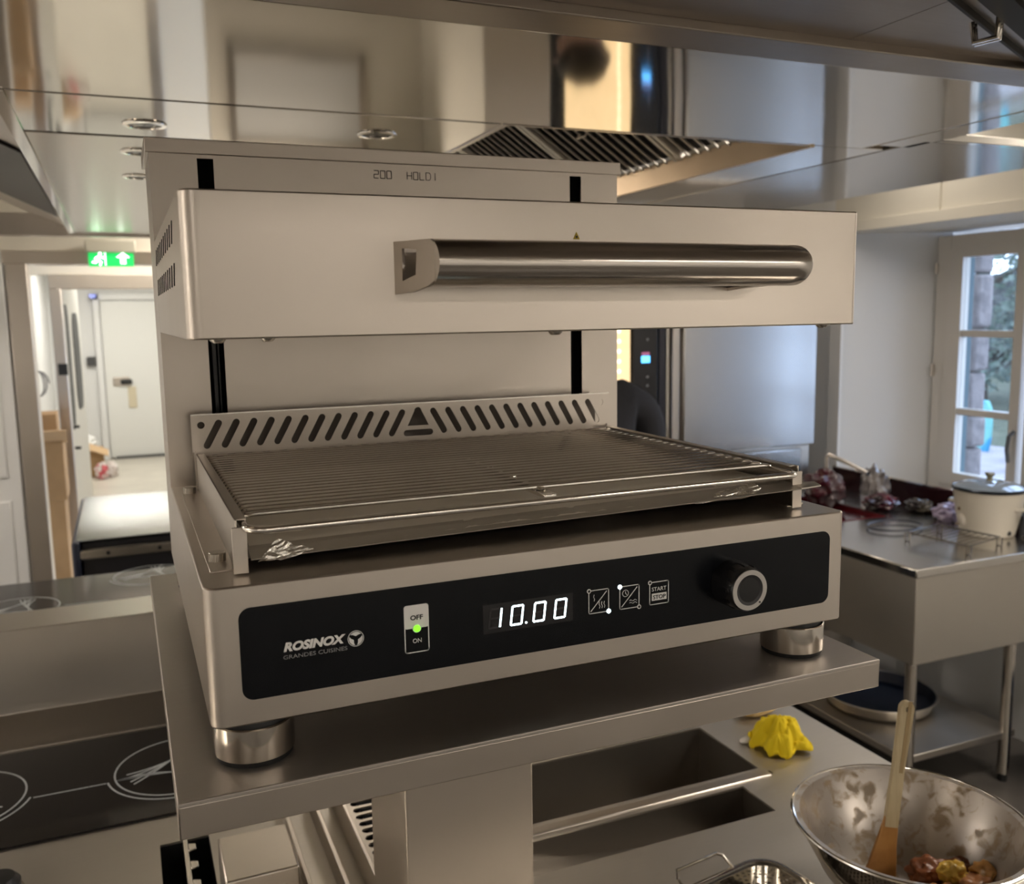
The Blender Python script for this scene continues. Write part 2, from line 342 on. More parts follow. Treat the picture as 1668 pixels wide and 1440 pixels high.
def tree(x, y, h, r, label, mi, seed):
    rnd = random.Random(seed)
    t = thing('tree', (x, y, -.4), label, 'tree', 'trees beyond the road')
    g = G(); g.tube([(x, y, -.4), (x+.1, y+.1, h*.4), (x, y+.15, h*.8)], .2, 8, rs=[.22, .16, .08])
    for k in range(6):
        a = rnd.uniform(0, 6.28); z0 = rnd.uniform(.25, .6)*h
        g.tube([(x, y+.1, z0), (x+cos(a)*r*.5, y+sin(a)*r*.5, z0+.6), (x+cos(a)*r*.9, y+sin(a)*r*.9, z0+1.1)], .07, 6, rs=[.08, .05, .02])
    g.build('trunk', leafM[2], t)
    b = bmesh.new()
    for k in range(5200):
        z = rnd.random(); a = rnd.uniform(0, 6.28); rr = r*math.sqrt(rnd.random())*(1.05-.5*z)
        c = Vector((x+cos(a)*rr, y+sin(a)*rr, -.2+h*(.06+.94*z)))
        if noise.noise(c*.9) < -.12: continue
        u = Vector((rnd.gauss(0, 1), rnd.gauss(0, 1), rnd.gauss(0, 1))).normalized()*rnd.uniform(.06, .13); v = u.orthogonal().normalized()*rnd.uniform(.04, .08)
        b.faces.new([b.verts.new(c-u), b.verts.new(c+v), b.verts.new(c+u), b.verts.new(c-v)])
    me = bpy.data.meshes.new('foliage'); 
    bmesh.ops.translate(b, verts=b.verts, vec=-t.location); b.to_mesh(me); b.free(); link('foliage', me, leafM[mi], t, smooth=False)
for i, (x, y, h, r, mi, lb) in enumerate([(17, 11.6, 5.6, 1.5, 0, 'dark leafy tree at the left edge of the window view'), (18, 14.6, 6.4, 1.8, 1, 'greyish green tree with a gap of blue sky beside it'), (22.5, 13.5, 5.4, 2.2, 0, 'low dark tree further back behind the road'), (17, 8.6, 6.0, 1.6, 1, 'mid green tree seen nearest the window stile'), (22.5, 9.2, 6, 2.2, 0, 'dark tree behind the mid green one')]):
    tree(x, y, h, r, lb, mi, i+3)

# ------------------------------------------------------------------ canopy hood overhead
HZ = 2.19
hood = thing('canopy_hood', (.6, .9, HZ), 'large mirror-finish stainless extraction canopy overhead with baffle filters', 'extraction hood')
def hp(name, x0, x1, y0, y1, m, z=HZ, th=.02, b=.002): return G().box(x0, x1, y0, y1, z, z+th).build(name, m, hood, bevel=b)
hoodM = mat('hood_satin_steel', (.36, .315, .27), .33, 1, brush=((2, 50, 50), 6, .02, 0))
hp('front_panel', -2.2, 1.02, -1.25, .475, hoodM, z=HZ+.012)  # unseen end over the camera extended so the column reflects dark hood
hp('front_channel', -2.2, 2.0, .475, .560, hoodM, z=HZ-.002, th=.03)
hp('mirror_panel', -2.2, 1.70, .565, 1.165, steelW)
hp('side_strip', 1.708, 1.81, -1.25, 1.12, steelW)
hp('side_strip_rear', 1.555, 1.775, 1.17, 4.05, steelW)
hp('outer_panel', 1.785, 2.42, 1.045, 4.05, mat('satin_mirror', (.50, .47, .43), .16, 1, wave=(1.5, .08)))
hp('outer_strip', 1.815, 2.42, 1.02, 1.045, steelP)
hp('centre_mirror_panel', -.20, .73, 1.175, 1.54, steelW)
hp('centre_rear_panel', -.20, .73, 1.56, 4.05, mat('satin_mirror2', (.50, .46, .41), .20, 1))
hp('rear_edge', -2.2, 2.42, 4.05, 4.12, steelH, z=HZ-.01, th=.1)
G().box(-.225, -.20, 1.17, 4.05, HZ-.004, HZ+.03).build('left_lip', steelP, hood)
# right filter recess: slope rises to the left from the gutter
G().box(1.545, 1.558, 1.172, 4.05, HZ-.004, HZ+.062).build('gutter_face', mat('gutter_reflection_tint', (.80, .66, .50), .30, 1, wave=(3, .3)), hood)  # copper tint puts the warm reflection into the steel colour
G().box(.73, .742, 1.172, 4.05, HZ-.003, HZ+.30).build('recess_side', steelY, hood)
G().box(.742, 1.545, 1.172, 1.184, HZ, HZ+.42).build('recess_end', steelH, hood); G().box(-1.3, -.225, 1.172, 1.184, HZ, HZ+.42).build('recess_end', steelH, hood)
G().prism([(.742, 1.172, HZ+.30), (1.04, 1.172, HZ+.40), (1.04, 4.05, HZ+.40), (.742, 4.05, HZ+.30)], (0, 0, .01)).build('recess_roof', steelY, hood)
blackish = mat('filter_gap', (.01, .009, .008), .6)
def baffle(x0, z0, x1, z1, ya, yb, name='baffle_filter', dark=False):
    # frame plus parallel baffle strips running up the slope
    d = Vector((x1-x0, 0, z1-z0)); L = d.length; d.normalize(); n = Vector((-d.z, 0, d.x)); c = Vector(((x0+x1)/2, 0, (z0+z1)/2))
    if n.z < 0: n = -n
    g = G(); st = mat('baffle_steel', (.80, .76, .70), .42, 1) if not dark else mat('shaded_filter', (.16, .15, .14), .35, 1)  # left bank's darker copy holds its shade in the colour
    yc = ya+.03
    while yc < yb-.02:
        g.obox((c.x, yc, c.z), d*L/2, (0, .012, .006), n*.004); yc += .048
    for yy in (ya+.008, yb-.008): g.obox((c.x, yy, c.z), d*L/2, (0, .008, 0), n*.012)
    f = g.build(name, st, hood, bevel=.002)
    G().obox((c.x, (ya+yb)/2, c.z)+n*.02 if False else Vector((c.x, (ya+yb)/2, c.z))+n*.022, d*L/2, (0, (yb-ya)/2, 0), n*.003).build('filter_back', blackish, f)
    hd = Vector((x0, 0, z0))+d*L*.35; yy = (ya+yb)/2
    G().tube([hd+Vector((0, yy-.03, 0))-n*.004, hd+Vector((0, yy-.03, 0))-n*.025, hd+Vector((0, yy+.03, 0))-n*.025, hd+Vector((0, yy+.03, 0))-n*.004], .003, 8).build('filter_handle', chrome, f)
for k in range(5): baffle(1.545, HZ+.06, 1.04, HZ+.40, 1.19+k*.56, 1.19+k*.56+.55)
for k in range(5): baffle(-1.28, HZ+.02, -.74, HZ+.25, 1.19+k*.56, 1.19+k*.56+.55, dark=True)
G().prism([(-.225, 1.19, HZ+.02), (-.72, 1.19, HZ+.25), (-.72, 4.05, HZ+.25), (-.225, 4.05, HZ+.02)], (0, 0, .01)).build('recess_roof', steelY, hood)
G().prism([(-.24, 1.95, HZ+.018), (-.70, 1.95, HZ+.232), (-.70, 3.5, HZ+.232), (-.24, 3.5, HZ+.018)], (0, 0, .004)).build('shaded_filter_plate', mat('shaded_plate', (.05, .045, .04), .4, .7), hood, bevel=.002)  # dark sheet standing for the shade over the left filters
# near right filter over the camera side
G().box(-2.2, 1.81, -1.26, -1.25, HZ-.02, HZ+.25).build('front_fascia', steelH, hood)
g = G()
P0, P1 = Vector((1.02, .276, HZ+.008)), Vector((1.348, .435, HZ+.008))
G().prism([(1.02, .475, HZ+.012), (1.02, -1.25, HZ+.012), (1.708, -1.25, HZ+.012), (1.708, .475, HZ+.012)], (0, 0, .02)).build('front_panel_right', hoodM, hood)
dd = (P1-P0).normalized(); nn = Vector((-dd.y, dd.x, 0))
fl = G().obox((P0+P1)/2-nn*.0-dd*.1, dd*.45, nn*.0025, (0, 0, .006)).build('filter_seam', blackish, hood)
G().obox((P0+P1)/2-nn*.045-dd*.1, dd*.5, nn*.018, (0, 0, .006)).build('filter_gap', blackish, hood)
G().obox((P0+P1)/2-nn*.105-dd*.1, dd*.5, nn*.03, (0, 0, .010)).build('filter_frame', steelP, hood, bevel=.004)
c = P0+dd*.10-nn*.008
G().tube([c-nn*.02+Vector((0, 0, .0)), c-nn*.018-Vector((0, 0, .03)), c+nn*.012-Vector((0, 0, .032)), c+nn*.016-Vector((0, 0, .004))], .004, 8).tube([c-nn*.02+dd*.012, c-nn*.018+dd*.012-Vector((0, 0, .03)), c+nn*.012+dd*.012-Vector((0, 0, .032)), c+nn*.016+dd*.012-Vector((0, 0, .004))], .004, 8).build('filter_clip', chrome, hood)
for x, y in ((.032, 1.405), (.508, 1.36), (.03, 1.74), (.035, 2.15), (.508, 2.15)):
    o = G().lathe([(.044, -.0005), (.043, -.003), (.034, -.004), (.032, .0)], (x, y, HZ), 32).build('spotlight_ring', chrome, hood)
    G().lathe([(.034, -.002), (.020, -.001), (.0, -.003)], (x, y, HZ), 32).build('spotlight_lens', mat('spot_lens', (.05, .05, .05), .2), o)

# ------------------------------------------------------------------ exit sign
t = thing('exit_sign', (-.06, 4.93, 2.16), 'lit green emergency exit sign above the passage opening', 'exit sign')
G().box(-.19, .07, 4.92, 4.97, 2.165, 2.235).build('housing', mat('sign_housing', (.6, .58, .48), .5), t, bevel=.008)
G().box(-.175, .055, 4.935, 4.947, 2.09, 2.18).build('green_plate', mat('sign_green', (.02, .5, .12), .4, emit=.8, ecol=(.01, .55, .10)), t)
sw = mat('sign_white', (.8, 1, .85), .4, emit=3.5, ecol=(.75, 1, .82))
G().prism([(.0, 4.933, 2.165), (-.035, 4.933, 2.14), (-.013, 4.933, 2.14), (-.013, 4.933, 2.105), (.013, 4.933, 2.105), (.013, 4.933, 2.14), (.035, 4.933, 2.14)][::-1], (0, .002, 0)).build('arrow', sw, t)
g = G().cyl((-.115, 4.933, 2.158), .008, .002, 'y', 12)
g.ribbon([(-.118, 2.148), (-.125, 2.125), (-.112, 2.112), (-.118, 2.098)], .008, 4.934, .002).ribbon([(-.125, 2.125), (-.14, 2.112), (-.155, 2.114)], .008, 4.934, .002).ribbon([(-.118, 2.146), (-.135, 2.138), (-.143, 2.128)], .006, 4.934, .002).ribbon([(-.118, 2.146), (-.10, 2.135), (-.095, 2.143)], .006, 4.934, .002).ribbon([(-.09, 2.17), (-.09, 2.098)], .004, 4.934, .002)
g.build('running_figure', sw, t)

# ------------------------------------------------------------------ corridor things
def carton(x0, x1, y0, y1, z0, z1, label, flap=None):
    t = thing('cardboard_box', ((x0+x1)/2, (y0+y1)/2, z0), label, 'cardboard box', 'cardboard boxes stacked by the door post')
    cm = mat('cardboard', (.40, .25, .12), .8, mix=((.34, .21, .10), 5, .4, .6))
    G().box(x0, x1, y0, y1, z0, z1).build('carton', cm, t, bevel=.004)
    if flap: G().obox(((x0+x1)/2+.06, y0-.03, z1+.02), (.10, 0, .0), (0, .05, -.045), (0, .002, .003)).build('flap', mat('cardboard_light', (.55, .38, .22), .8), t)
    G().box((x0+x1)/2-.02, (x0+x1)/2+.02, y0-.001, y0, z0+.02, z1-.02).build('tape', mat('tape', (.45, .30, .14), .4), t)
carton(-.70, -.455, 6.0, 6.35, 0, .62, 'tall brown cardboard box at floor level beside the steel door post')
carton(-.70, -.44, 6.0, 6.33, .62, 1.03, 'brown cardboard box stacked on the tall box by the door post', 1)
carton(-.68, -.47, 6.08, 6.33, 1.03, 1.19, 'small dark brown cardboard box on top of the stack')
tag(G().tube([(-.60+.07*cos(a*.5)*(1-.02*a), 6.62, 1.36+.09*sin(a*.5)) for a in range(0, 30)], .006, 6).build('coiled_cable', mat('cable_grey', (.3, .3, .3), .5)), 'grey coiled cable hanging above the cardboard boxes', 'cable')
tag(G().box(-.46, -.40, 6.50, 6.55, 1.42, 1.50).build('wall_switch', black, bevel=.004), 'black wall switch beside the open swing door', 'switch')
tag(G().box(-.46, -.36, 12.33, 12.4, 1.22, 1.34).build('wall_controller', mat('dark_grey', (.06, .06, .06), .5), bevel=.01), 'dark grey control box on the corridor end wall', 'control box')
t = thing('ceiling_camera', (-.335, 12.3, 2.12), 'small round blue-white sensor above the corridor end door frame', 'sensor')
G().lathe([(0, -.05), (.035, -.04), (.045, 0)], (-.335, 12.25, 2.13), 16).build('dome', mat('sensor_blue', (.3, .35, .8), .3, emit=.6), t)
t = thing('open_carton', (-.45, 11.2, 0), 'open cardboard carton full of wrapped supplies at the corridor left side', 'cardboard box')
G().box(-.62, -.32, 10.9, 11.4, 0, .30).build('carton', MATS['cardboard'], t, bevel=.01)
G().obox((-.38, 10.86, .33), (.12, 0, -.05), (0, .06, .03), (0, 0, .004)).build('flap', MATS['cardboard_light'], t)
for i, (x, y, z, cc, lb) in enumerate([(-.34, 10.72, .09, (.6, .12, .14), 'red and white bag leaning at the carton in the corridor'), (-.24, 10.85, .08, (.7, .62, .58), 'white paper bag on the corridor floor beside the red bag')]):
    tag(G().blob((x, y, z), .07, .07, .10, .2, 3, 3, i).build('supply_bag', mat('bag%d' % i, cc, .6, mix=((.7, .65, .62), 18, .45, .55))), lb, 'bag', 'supply bags in the corridor')
tag(G().blob((-.50, 11.1, .38), .12, .12, .10, .15, 3, 3, 5).build('wrapped_pack', mat('pack_white', (.7, .7, .68), .5)), 'white wrapped pack standing in the open carton', 'pack')
# stainless counter beyond the cooking island
t = thing('prep_counter', (.3, 3.9, 0), 'low stainless counter with rounded glossy top and dark body beyond the hob', 'counter')
G().prism([(-.27, 3.42, .885), (-.27, 3.40, .90), (-.27, 3.50, .915), (-.27, 4.40, .905), (-.27, 4.40, .885)], (1.6, 0, 0)).build('top', mat('glossy_steel', (.24, .25, .24), .26, 1, wave=(2, .15)), t, bevel=.006)
G().box(-.27, 1.33, 3.385, 3.42, .82, .865).build('front_rail', steelP, t, bevel=.008)
G().box(-.25, 1.3, 3.43, 4.38, 0, .885).build('body', mat('dark_body', (.02, .02, .024), .35), t, bevel=.004)
G().box(-.285, -.255, 3.37, 4.4, .60, .90).build('side_cap', mat('dark_blue_cap', (.02, .024, .05), .4), t, bevel=.01)
G().cyl((-.15, 3.384, .842), .008, .004, 'y', 12).cyl((.05, 3.384, .842), .008, .004, 'y', 12).build('bolt', black, t)
# ------------------------------------------------------------------ steel shelf carrying the grill
S = 1.45
t = thing('shelf', (.298, .293, S-.028), 'brushed stainless shelf on a square post carrying the open grill', 'shelf')
G().box(-.0283, .6241, -.0285, .6151, S-.004, S).build('shelf_top', mat('shelf_steel', (.52, .48, .44), .46, 1, brush=((3, 60, 60), 8, .03, .012)), t, bevel=.001)
G().box(-.0283, .6241, -.0285, -.0265, S-.028, S-.003).box(-.0283, .6241, .613, .6151, S-.028, S-.003).box(-.0283, -.0263, -.0285, .6151, S-.028, S-.003).box(.6221, .6241, -.0285, .6151, S-.028, S-.003).build('shelf_edge', steelH, t, bevel=.0008)
G().box(.247, .422, .365, .55, .90, S-.004).build('post', steelV, t, bevel=.002)

# ------------------------------------------------------------------ the grill (salamander)
zb, zt, hb, ht, yc, zc = S+.0366, S+.1458, S+.3278, S+.4316, .454, S+.5291
W = .6
gr = thing('salamander_grill', (.3, .25, S), 'open stainless salamander grill with raised head and black control panel, on the shelf', 'salamander grill')
def rbox_outline(x0, x1, y0, y1, r, n=8):
    P = []
    for cx, cy, a in ((x1-r, y0+r, -90),): pass
    for i in range(n+1): a = rad(180+90*i/n); P.append((x0+r+r*cos(a), y0+r+r*sin(a)))
    for i in range(n+1): a = rad(270+90*i/n); P.append((x1-r*.5+r*.5*cos(a), y0+r*.5+r*.5*sin(a)))
    P += [(x1, y1), (x0, y1)]
    return P
G().prism([(x, y, zb) for x, y in rbox_outline(0, W, 0, .58, .012)], (0, 0, zt-zb)).build('base_housing', steelH, gr, bevel=.0015, angle=30)
# feet
for fx, fy in ((.034, .033), (.566, .033), (.034, .545), (.566, .545)):
    f = G().lathe([(.031, .0045), (.0312, .006), (.0312, .030), (.030, .031)], (fx, fy, S), 64).build('foot', steelF, gr)
    G().lathe([(0, .0), (.0295, .0), (.0302, .0045), (.028, .0048), (.028, .031), (.026, .0368), (0, .0368)], (fx, fy, S), 48).build('rubber_pad', rubber, f)
# control panel
cp = G().prism([(x, 0.0, z) for x, z in rrect(.0235, .5815, S+.0565, S+.1285, .009, 8)], (0, -.0008, 0)).build('control_panel', panelM, gr, smooth=False)
Y = -.0009
text('brand_lettering', 'ROSINOX', .0552, .1030, S+.0902, .0074, white, cp, Y, bold=.05, shear=.25)
text('subtitle_lettering', 'GRANDES CUISINES', .0548, .1040, S+.0844, .0031, greyp, cp, Y)
lg = G()
lc, lz = .1110, S+.0925
lg.ribbon([(lc+.0062*cos(2*pi*i/32), lz+.0062*sin(2*pi*i/32)) for i in range(33)], .0006, Y)
for k in range(3):
    a0 = rad(90+120*k); n = 10
    outer = [(lc+.0054*cos(a0+rad(-52+104*i/n)), lz+.0054*sin(a0+rad(-52+104*i/n))) for i in range(n+1)]
    inner = [(lc+.0054*cos(a0+rad(52))*(1-i/n)+lc*0+.0022*cos(a0+rad(20))*(i/n), lz+.0054*sin(a0+rad(52))*(1-i/n)+.0022*sin(a0+rad(20))*(i/n)) for i in range(1, n)]
    inner = [(lc+(.0054-.0034*sin(pi*i/n))*cos(a0+rad(52-104*i/n)), lz+(.0054-.0034*sin(pi*i/n))*sin(a0+rad(52-104*i/n))) for i in range(1, n)]
    lg.prism([(x, Y, z) for x, z in outer+inner], (0, -.0003, 0))
lg.build('logo_emblem', white, cp, smooth=False)
# switch
sx0, sx1, sz0, sz1, sm_ = .1508, .1706, S+.0735, S+.1125, S+.0935
g = G().ribbon([(x, z) for x, z in rrect(sx0, sx1, sz0, sz1, .0018, 4)]+[rrect(sx0, sx1, sz0, sz1, .0018, 4)[0]], .0008, Y)
g.prism([(x, Y, z) for x, z in rrect(sx0, sx1, sm_, sz1, .0016, 4)], (0, -.0003, 0))
sw_ = g.build('power_switch', white, cp, smooth=False)
text('off_lettering', 'OFF', .1555, .1660, S+.1005, .0040, black, sw_, Y-.0004, bold=.02)
text('on_lettering', 'ON', .1572, .1645, S+.0812, .0036, white, sw_, Y)
G().cyl(((sx0+sx1)/2, Y-.0008, sm_), .0036, .0006, 'y', 24).build('lamp_ring', white, sw_)
G().lathe([(0, -.0030), (.0018, -.0026), (.0028, -.0012), (.0028, 0)], ((sx0+sx1)/2, Y-.0006, sm_), 20, 'y').build('green_lamp', ledg, sw_)
# seven-segment display
SEG = {'0': 'abcdef', '1': 'bc', '8': 'abcdefg', '2': 'abged', 'H': 'bcefg', 'O': 'abcdef', 'L': 'def', 'D': 'abcdef', 'I': 'bc', '4': 'fgbc'}
def seven(g, ch, x, z, wd, h, th, y, slant=.12, segs=None):
    def p(u, v): return (x+u*wd+(v-.5)*h*slant, z+v*h)
    gp = .07
    L = {'a': (p(gp, 1), p(1-gp, 1)), 'b': (p(1, 1-gp/2), p(1, .5+gp/2)), 'c': (p(1, .5-gp/2), p(1, gp/2)), 'd': (p(gp, 0), p(1-gp, 0)), 'e': (p(0, gp/2), p(0, .5-gp/2)), 'f': (p(0, .5+gp/2), p(0, 1-gp/2)), 'g': (p(gp, .5), p(1-gp, .5))}
    for s_ in (segs if segs is not None else SEG[ch]): g.ribbon(list(L[s_]), th, y, .0003)
g = G(); gd = G()
DX = [.2240, .2436, .2644, .2842]
for ch, x in zip('1000', DX):
    seven(g, ch, x, S+.0835, .0098, .0160, .0017, Y)
    seven(gd, '8', x, S+.0835, .0098, .0160, .0015, Y+.0001, segs=[c_ for c_ in 'abcdefg' if c_ not in SEG[ch]])
g.cyl((.2568, Y-.0004, S+.0838), .0010, .0004, 'y', 12)
dp = G().box(.2180, .3010, Y, Y+.0003, S+.079, S+.104).build('display_window', mat('display_film', (.012, .011, .013), .25), cp)
g.build('lit_digits', led, dp, smooth=False); gd.build('unlit_digits', dimseg, dp, smooth=False)
# touch keys
def key(x0, z0, lamps):
    x1, z1 = x0+.0195, z0+.0205
    P = rrect(x0, x1, z0, z1, .0012, 3); g = G().ribbon(P+[P[0]], .0007, Y)
    return g
def lampring(parent, x, z, lit):
    if lit: G().cyl((x, Y-.0006, z), .0020, .0006, 'y', 20).build('key_lamp', led, parent)
    else:
        G().cyl((x, Y-.0006, z), .0020, .0005, 'y', 20).build('key_lamp', white, parent); G().cyl((x, Y-.0008, z), .0012, .0004, 'y', 20).build('key_lamp_centre', black, parent)
x, z = .3165, S+.0825
g = key(x, z, 0).ribbon([(x+.002, z+.002), (x+.0175, z+.0185)], .0007, Y)
g.ribbon([(x+.0052, z+.0165), (x+.0047, z+.0145), (x+.0057, z+.0125), (x+.0052, z+.0110)], .0005, Y)
for k in range(3): g.ribbon([(x+.0105+k*.0024, z+.0095), (x+.0100+k*.0024, z+.0075), (x+.0110+k*.0024, z+.0055), (x+.0105+k*.0024, z+.0038)], .0005, Y)
k1 = g.build('heat_key', white, cp, smooth=False); lampring(k1, x, z+.0205, 0); lampring(k1, x+.0195, z, 1)
x, z = .3472, S+.0822
g = key(x, z, 0).ribbon([(x+.002, z+.002), (x+.0175, z+.0185)], .0007, Y)
g.ribbon([(x+.0058+.0030*cos(2*pi*i/16), z+.0140+.0030*sin(2*pi*i/16)) for i in range(17)], .0006, Y).ribbon([(x+.0058, z+.0155), (x+.0058, z+.014), (x+.0070, z+.0128)], .0005, Y)
for k in range(2): g.ribbon([(x+.0100+i*.0009, z+.0045+k*.0022+.0006*sin(i*1.3)) for i in range(9)], .0005, Y)
k2 = g.build('timer_key', white, cp, smooth=False); lampring(k2, x, z+.0205, 1); lampring(k2, x+.0195, z, 0)
x, z = .3778, S+.0820
g = key(x, z, 0); g.prism([(x+.0022, Y, z+.0035), (x+.0175, Y, z+.0035), (x+.0175, Y, z+.0100), (x+.0022, Y, z+.0100)], (0, -.0003, 0))
k3 = g.build('start_stop_key', white, cp, smooth=False); lampring(k3, x, z+.0205, 0)
text('start_lettering', 'START', x+.0022, x+.0172, z+.0122, .0036, white, k3, Y)
text('stop_lettering', 'STOP', x+.0032, x+.0163, z+.0048, .0038, black, k3, Y-.0004, bold=.015)
# knob
kx, kz = .4645, S+.0922
kb = G()
prof = [(.0215, -.001), (.0215, -.010), (.0200, -.0285), (.0192, -.0300), (.0, -.0300)]
kb.lathe([(0, -.0005)]+prof[:-1]+[(0, -.0300)], (kx, 0, kz), 64, 'y')
for i in range(12):
    a = 2*pi*i/12; kb.obox((kx+.0208*cos(a), -.014, kz+.0208*sin(a)), (-.0016*sin(a), 0, .0016*cos(a)), (0, .010, 0), (.0006*cos(a), 0, .0006*sin(a)))
kn = kb.build('control_knob', mat('knob_black', (.012, .012, .013), .25), cp)
G().lathe([(.0142, -.0302), (.0142, -.0308), (.0186, -.0308), (.0186, -.0300)], (kx, 0, kz), 64, 'y').build('knob_ring', mat('ring_silver', (.55, .53, .50), .45, .3), kn)
G().lathe([(0, -.0290), (.008, -.0293), (.0142, -.0306)], (kx, 0, kz), 48, 'y').build('knob_cap', mat('cap_black', (.02, .02, .022), .3), kn)
G().cyl((kx+.0108, -.0312, kz-.0123), .0009, .0004, 'y', 12).build('knob_dot', black, kn)
# head
hy = -.006
hd = G().prism([(x, y, hb) for x, y in rbox_outline(0, W, hy, yc-.002, .012)], (0, 0, ht-hb)).build('head_housing', steelH, gr, bevel=.0012, angle=30)
g = G(); gr2 = G()
for row, (z0, z1) in enumerate(((S+.402, S+.4185), (S+.369, S+.386))):
    for k in range(10):
        y0 = .085+k*.036
        g.prism([(-.0006, y0+u, z0+(z1-z0)*v) for u, v in ((0, 1), (.005, 1), (.021, 0), (.016, 0))], (.0008, 0, 0))
g.build('side_vents', hole, hd, smooth=False)
for sx, sy in ((.022, .012), (.06, .03), (.29, .006), (.575, .012)):
    G().lathe([(.0, -.0032), (.0035, -.003), (.0055, -.0012), (.006, 0)], (sx, sy, hb), 20).build('underside_screw', steelP, hd)
G().box(.02, .58, .02, .43, hb-.0005, hb+.002).build('heater_glass', mat('heater_glass', (.80, .77, .72), .4, .15), hd)
# handle
hz, hh = S+.380, .0170
sec = []
for i in range(17):
    a = rad(-100+200*i/16); sec.append((-.040-.026*cos(a), hz+hh*sin(a)/sin(rad(100))*1.0))
sec = [(y, z) for y, z in sec]
xs = [.1665, .4945]
bar = bmesh.new(); N = len(sec); rows = []
K = 24
for j in range(K+1):
    x = xs[0]+(xs[1]-xs[0])*j/K; rows.append([bar.verts.new((x, y, z)) for y, z in sec])
# rounded right end
for j in range(1, 7):
    t_ = j/6; x = xs[1]+.0*t_; a = t_*pi/2
    rows.append([bar.verts.new((xs[1]+.006*sin(a), -.036+(y+.036)*cos(a)*.999+0.0, hz+(z-hz)*(1-.25*t_))) for y, z in sec])
for A, B in zip(rows, rows[1:]):
    for i in range(N-1): bar.faces.new((A[i], A[i+1], B[i+1], B[i]))
    bar.faces.new((A[N-1], A[0], B[0], B[N-1]))
bar.faces.new(rows[0]); bar.faces.new(rows[-1])
gg = G(); gg.b.free(); gg.b = bar
hn = gg.build('handle_bar', mat('handle_steel', (.58, .54, .49), .17, 1, brush=((2, 60, 60), 6, .01, 0), smudge=.03), gr, angle=50)
# left bracket, a plate with a rectangular opening
def brk(u, v, w): # u along plate from face to bar, v = z
    return (.1515+.016*u/.048+w, -.006-u, v)
plate('handle_bracket', [(0, hz-.0215), (.022, hz-.0205), (.040, hz-.0165), (.050, hz-.012), (.052, hz), (.050, hz+.012), (.044, hz+.0165), (.0, hz+.0175)], [[(.010, hz-.012), (.026, hz-.008), (.028, hz+.010), (.010, hz+.012)]], .002, brk, steelV, gr)
G().prism([(.452, -.006, hz-.0205), (.452, -.046, hz-.0170), (.490, -.046, hz-.0160), (.490, -.006, hz-.0165)], (0, 0, .003)).prism([(.487, -.006, hz-.017), (.487, -.048, hz-.015), (.487, -.048, hz+.014), (.487, -.006, hz+.017)], (.002, 0, 0)).build('handle_bracket', steelV, gr, bevel=.0004)
G().prism([(.3010, hy-.0002, ht-.0298), (.3070, hy-.0002, ht-.0298), (.3040, hy-.0002, ht-.0240)], (0, -.0003, 0)).build('warning_triangle', mat('warning_yellow', (.7, .5, .04), .5), hd)
G().cyl((.3040, hy-.0008, ht-.0280), .0009, .0003, 'y', 12).build('warning_mark', black, hd)
# column behind: box, slotted front sheet, cap, guide strips
G().box(0, .002, yc+.001, .58, zt, zc).box(.598, .6, yc+.001, .58, zt, zc).box(0, .6, .578, .58, zt, zc).build('column_housing', steelV, gr)
cs = [[(.0515, zt+.004), (.0695, zt+.004), (.0695, zc-.004), (.0515, zc-.004)], [(.5275, zt+.004), (.5445, zt+.004), (.5445, zc-.004), (.5275, zc-.004)]]
cf = plate('column_front', [(0, zt), (W, zt), (W, zc), (0, zc)], cs, .002, lambda u, v, w_: (u, yc+w_, v), steelV, gr)
for x in (.0605, .536):
    G().box(x-.02, x+.02, yc+.03, yc+.034, zt, zc).build('guide_channel', hole, cf)
    G().box(x-.003, x+.001, yc+.018, yc+.026, zt, zc-.05).cyl((x+.004, yc+.02, zt), .002, zc-zt-.06, 'z', 10).build('guide_rail', mat('guide_dark', (.05, .05, .05), .3, 1), cf)
G().box(-.004, .604, yc-.004, .586, zc, zc+.0165).build('column_cap', steelH, gr, bevel=.001)
G().box(.004, .596, yc+.002, .57, zc-.002, zc).build('column_lid_inner', hole, gr)
# dark segment lettering on the column front
g = G(); y = yc-.0012
for ch, x in (('2', .2585), ('0', .2667), ('0', .2749), ('H', .3010), ('O', .3092), ('L', .3174), ('D', .3256), ('I', .3318)):
    if ch == 'D':
        P = [(x, S+.5115), (x, S+.5205), (x+.0045, S+.5205), (x+.006, S+.5185), (x+.006, S+.5135), (x+.0045, S+.5115), (x, S+.5115)]
        g.ribbon(P, .0008, y)
    else: seven(g, ch, x, S+.5115, .0058, .009, .0010, y, slant=0)
g.build('segment_lettering', mat('dark_letter', (.03, .025, .02), .5), cf, smooth=False)
# slotted splash guard
sg = []
for k in range(12):
    x0 = .0405+k*.0200
    sg.append(slot(x0+.0005, S+.1975, x0+.0145, S+.2230, .0040, 5)); xr = .5905-x0-.0005
    sg.append(slot(.5905-x0-.0145, S+.2230, .5905-x0-.0005, S+.1975, .0040, 5))
sg = [p_ for p_ in sg]
sg.append([(.2955+.0048*cos(rad(a)), S+.2240+.0048*sin(rad(a))) for a in range(0, 181, 30)]+[(.2815, S+.2055), (.3095, S+.2055)])
sg.append(slot(.2800, S+.1965, .3110, S+.1965, .0040, 5))
sg.append([(.0355+.0042*cos(rad(a)), S+.2215+.0042*sin(rad(a))) for a in range(0, 360, 30)])
sg.append([(.5555+.0038*cos(rad(a)), S+.2215+.0046*sin(rad(a))) for a in range(0, 360, 30)])
spl = plate('splash_guard', [(.0245, S+.190), (.0285, S+.190), (.0285, S+.186), (.5625, S+.186), (.5655, S+.190), (.5655, S+.2335), (.0245, S+.2335)], sg, .0012, lambda u, v, w_: (u, .42+w_, v), steelH, gr)
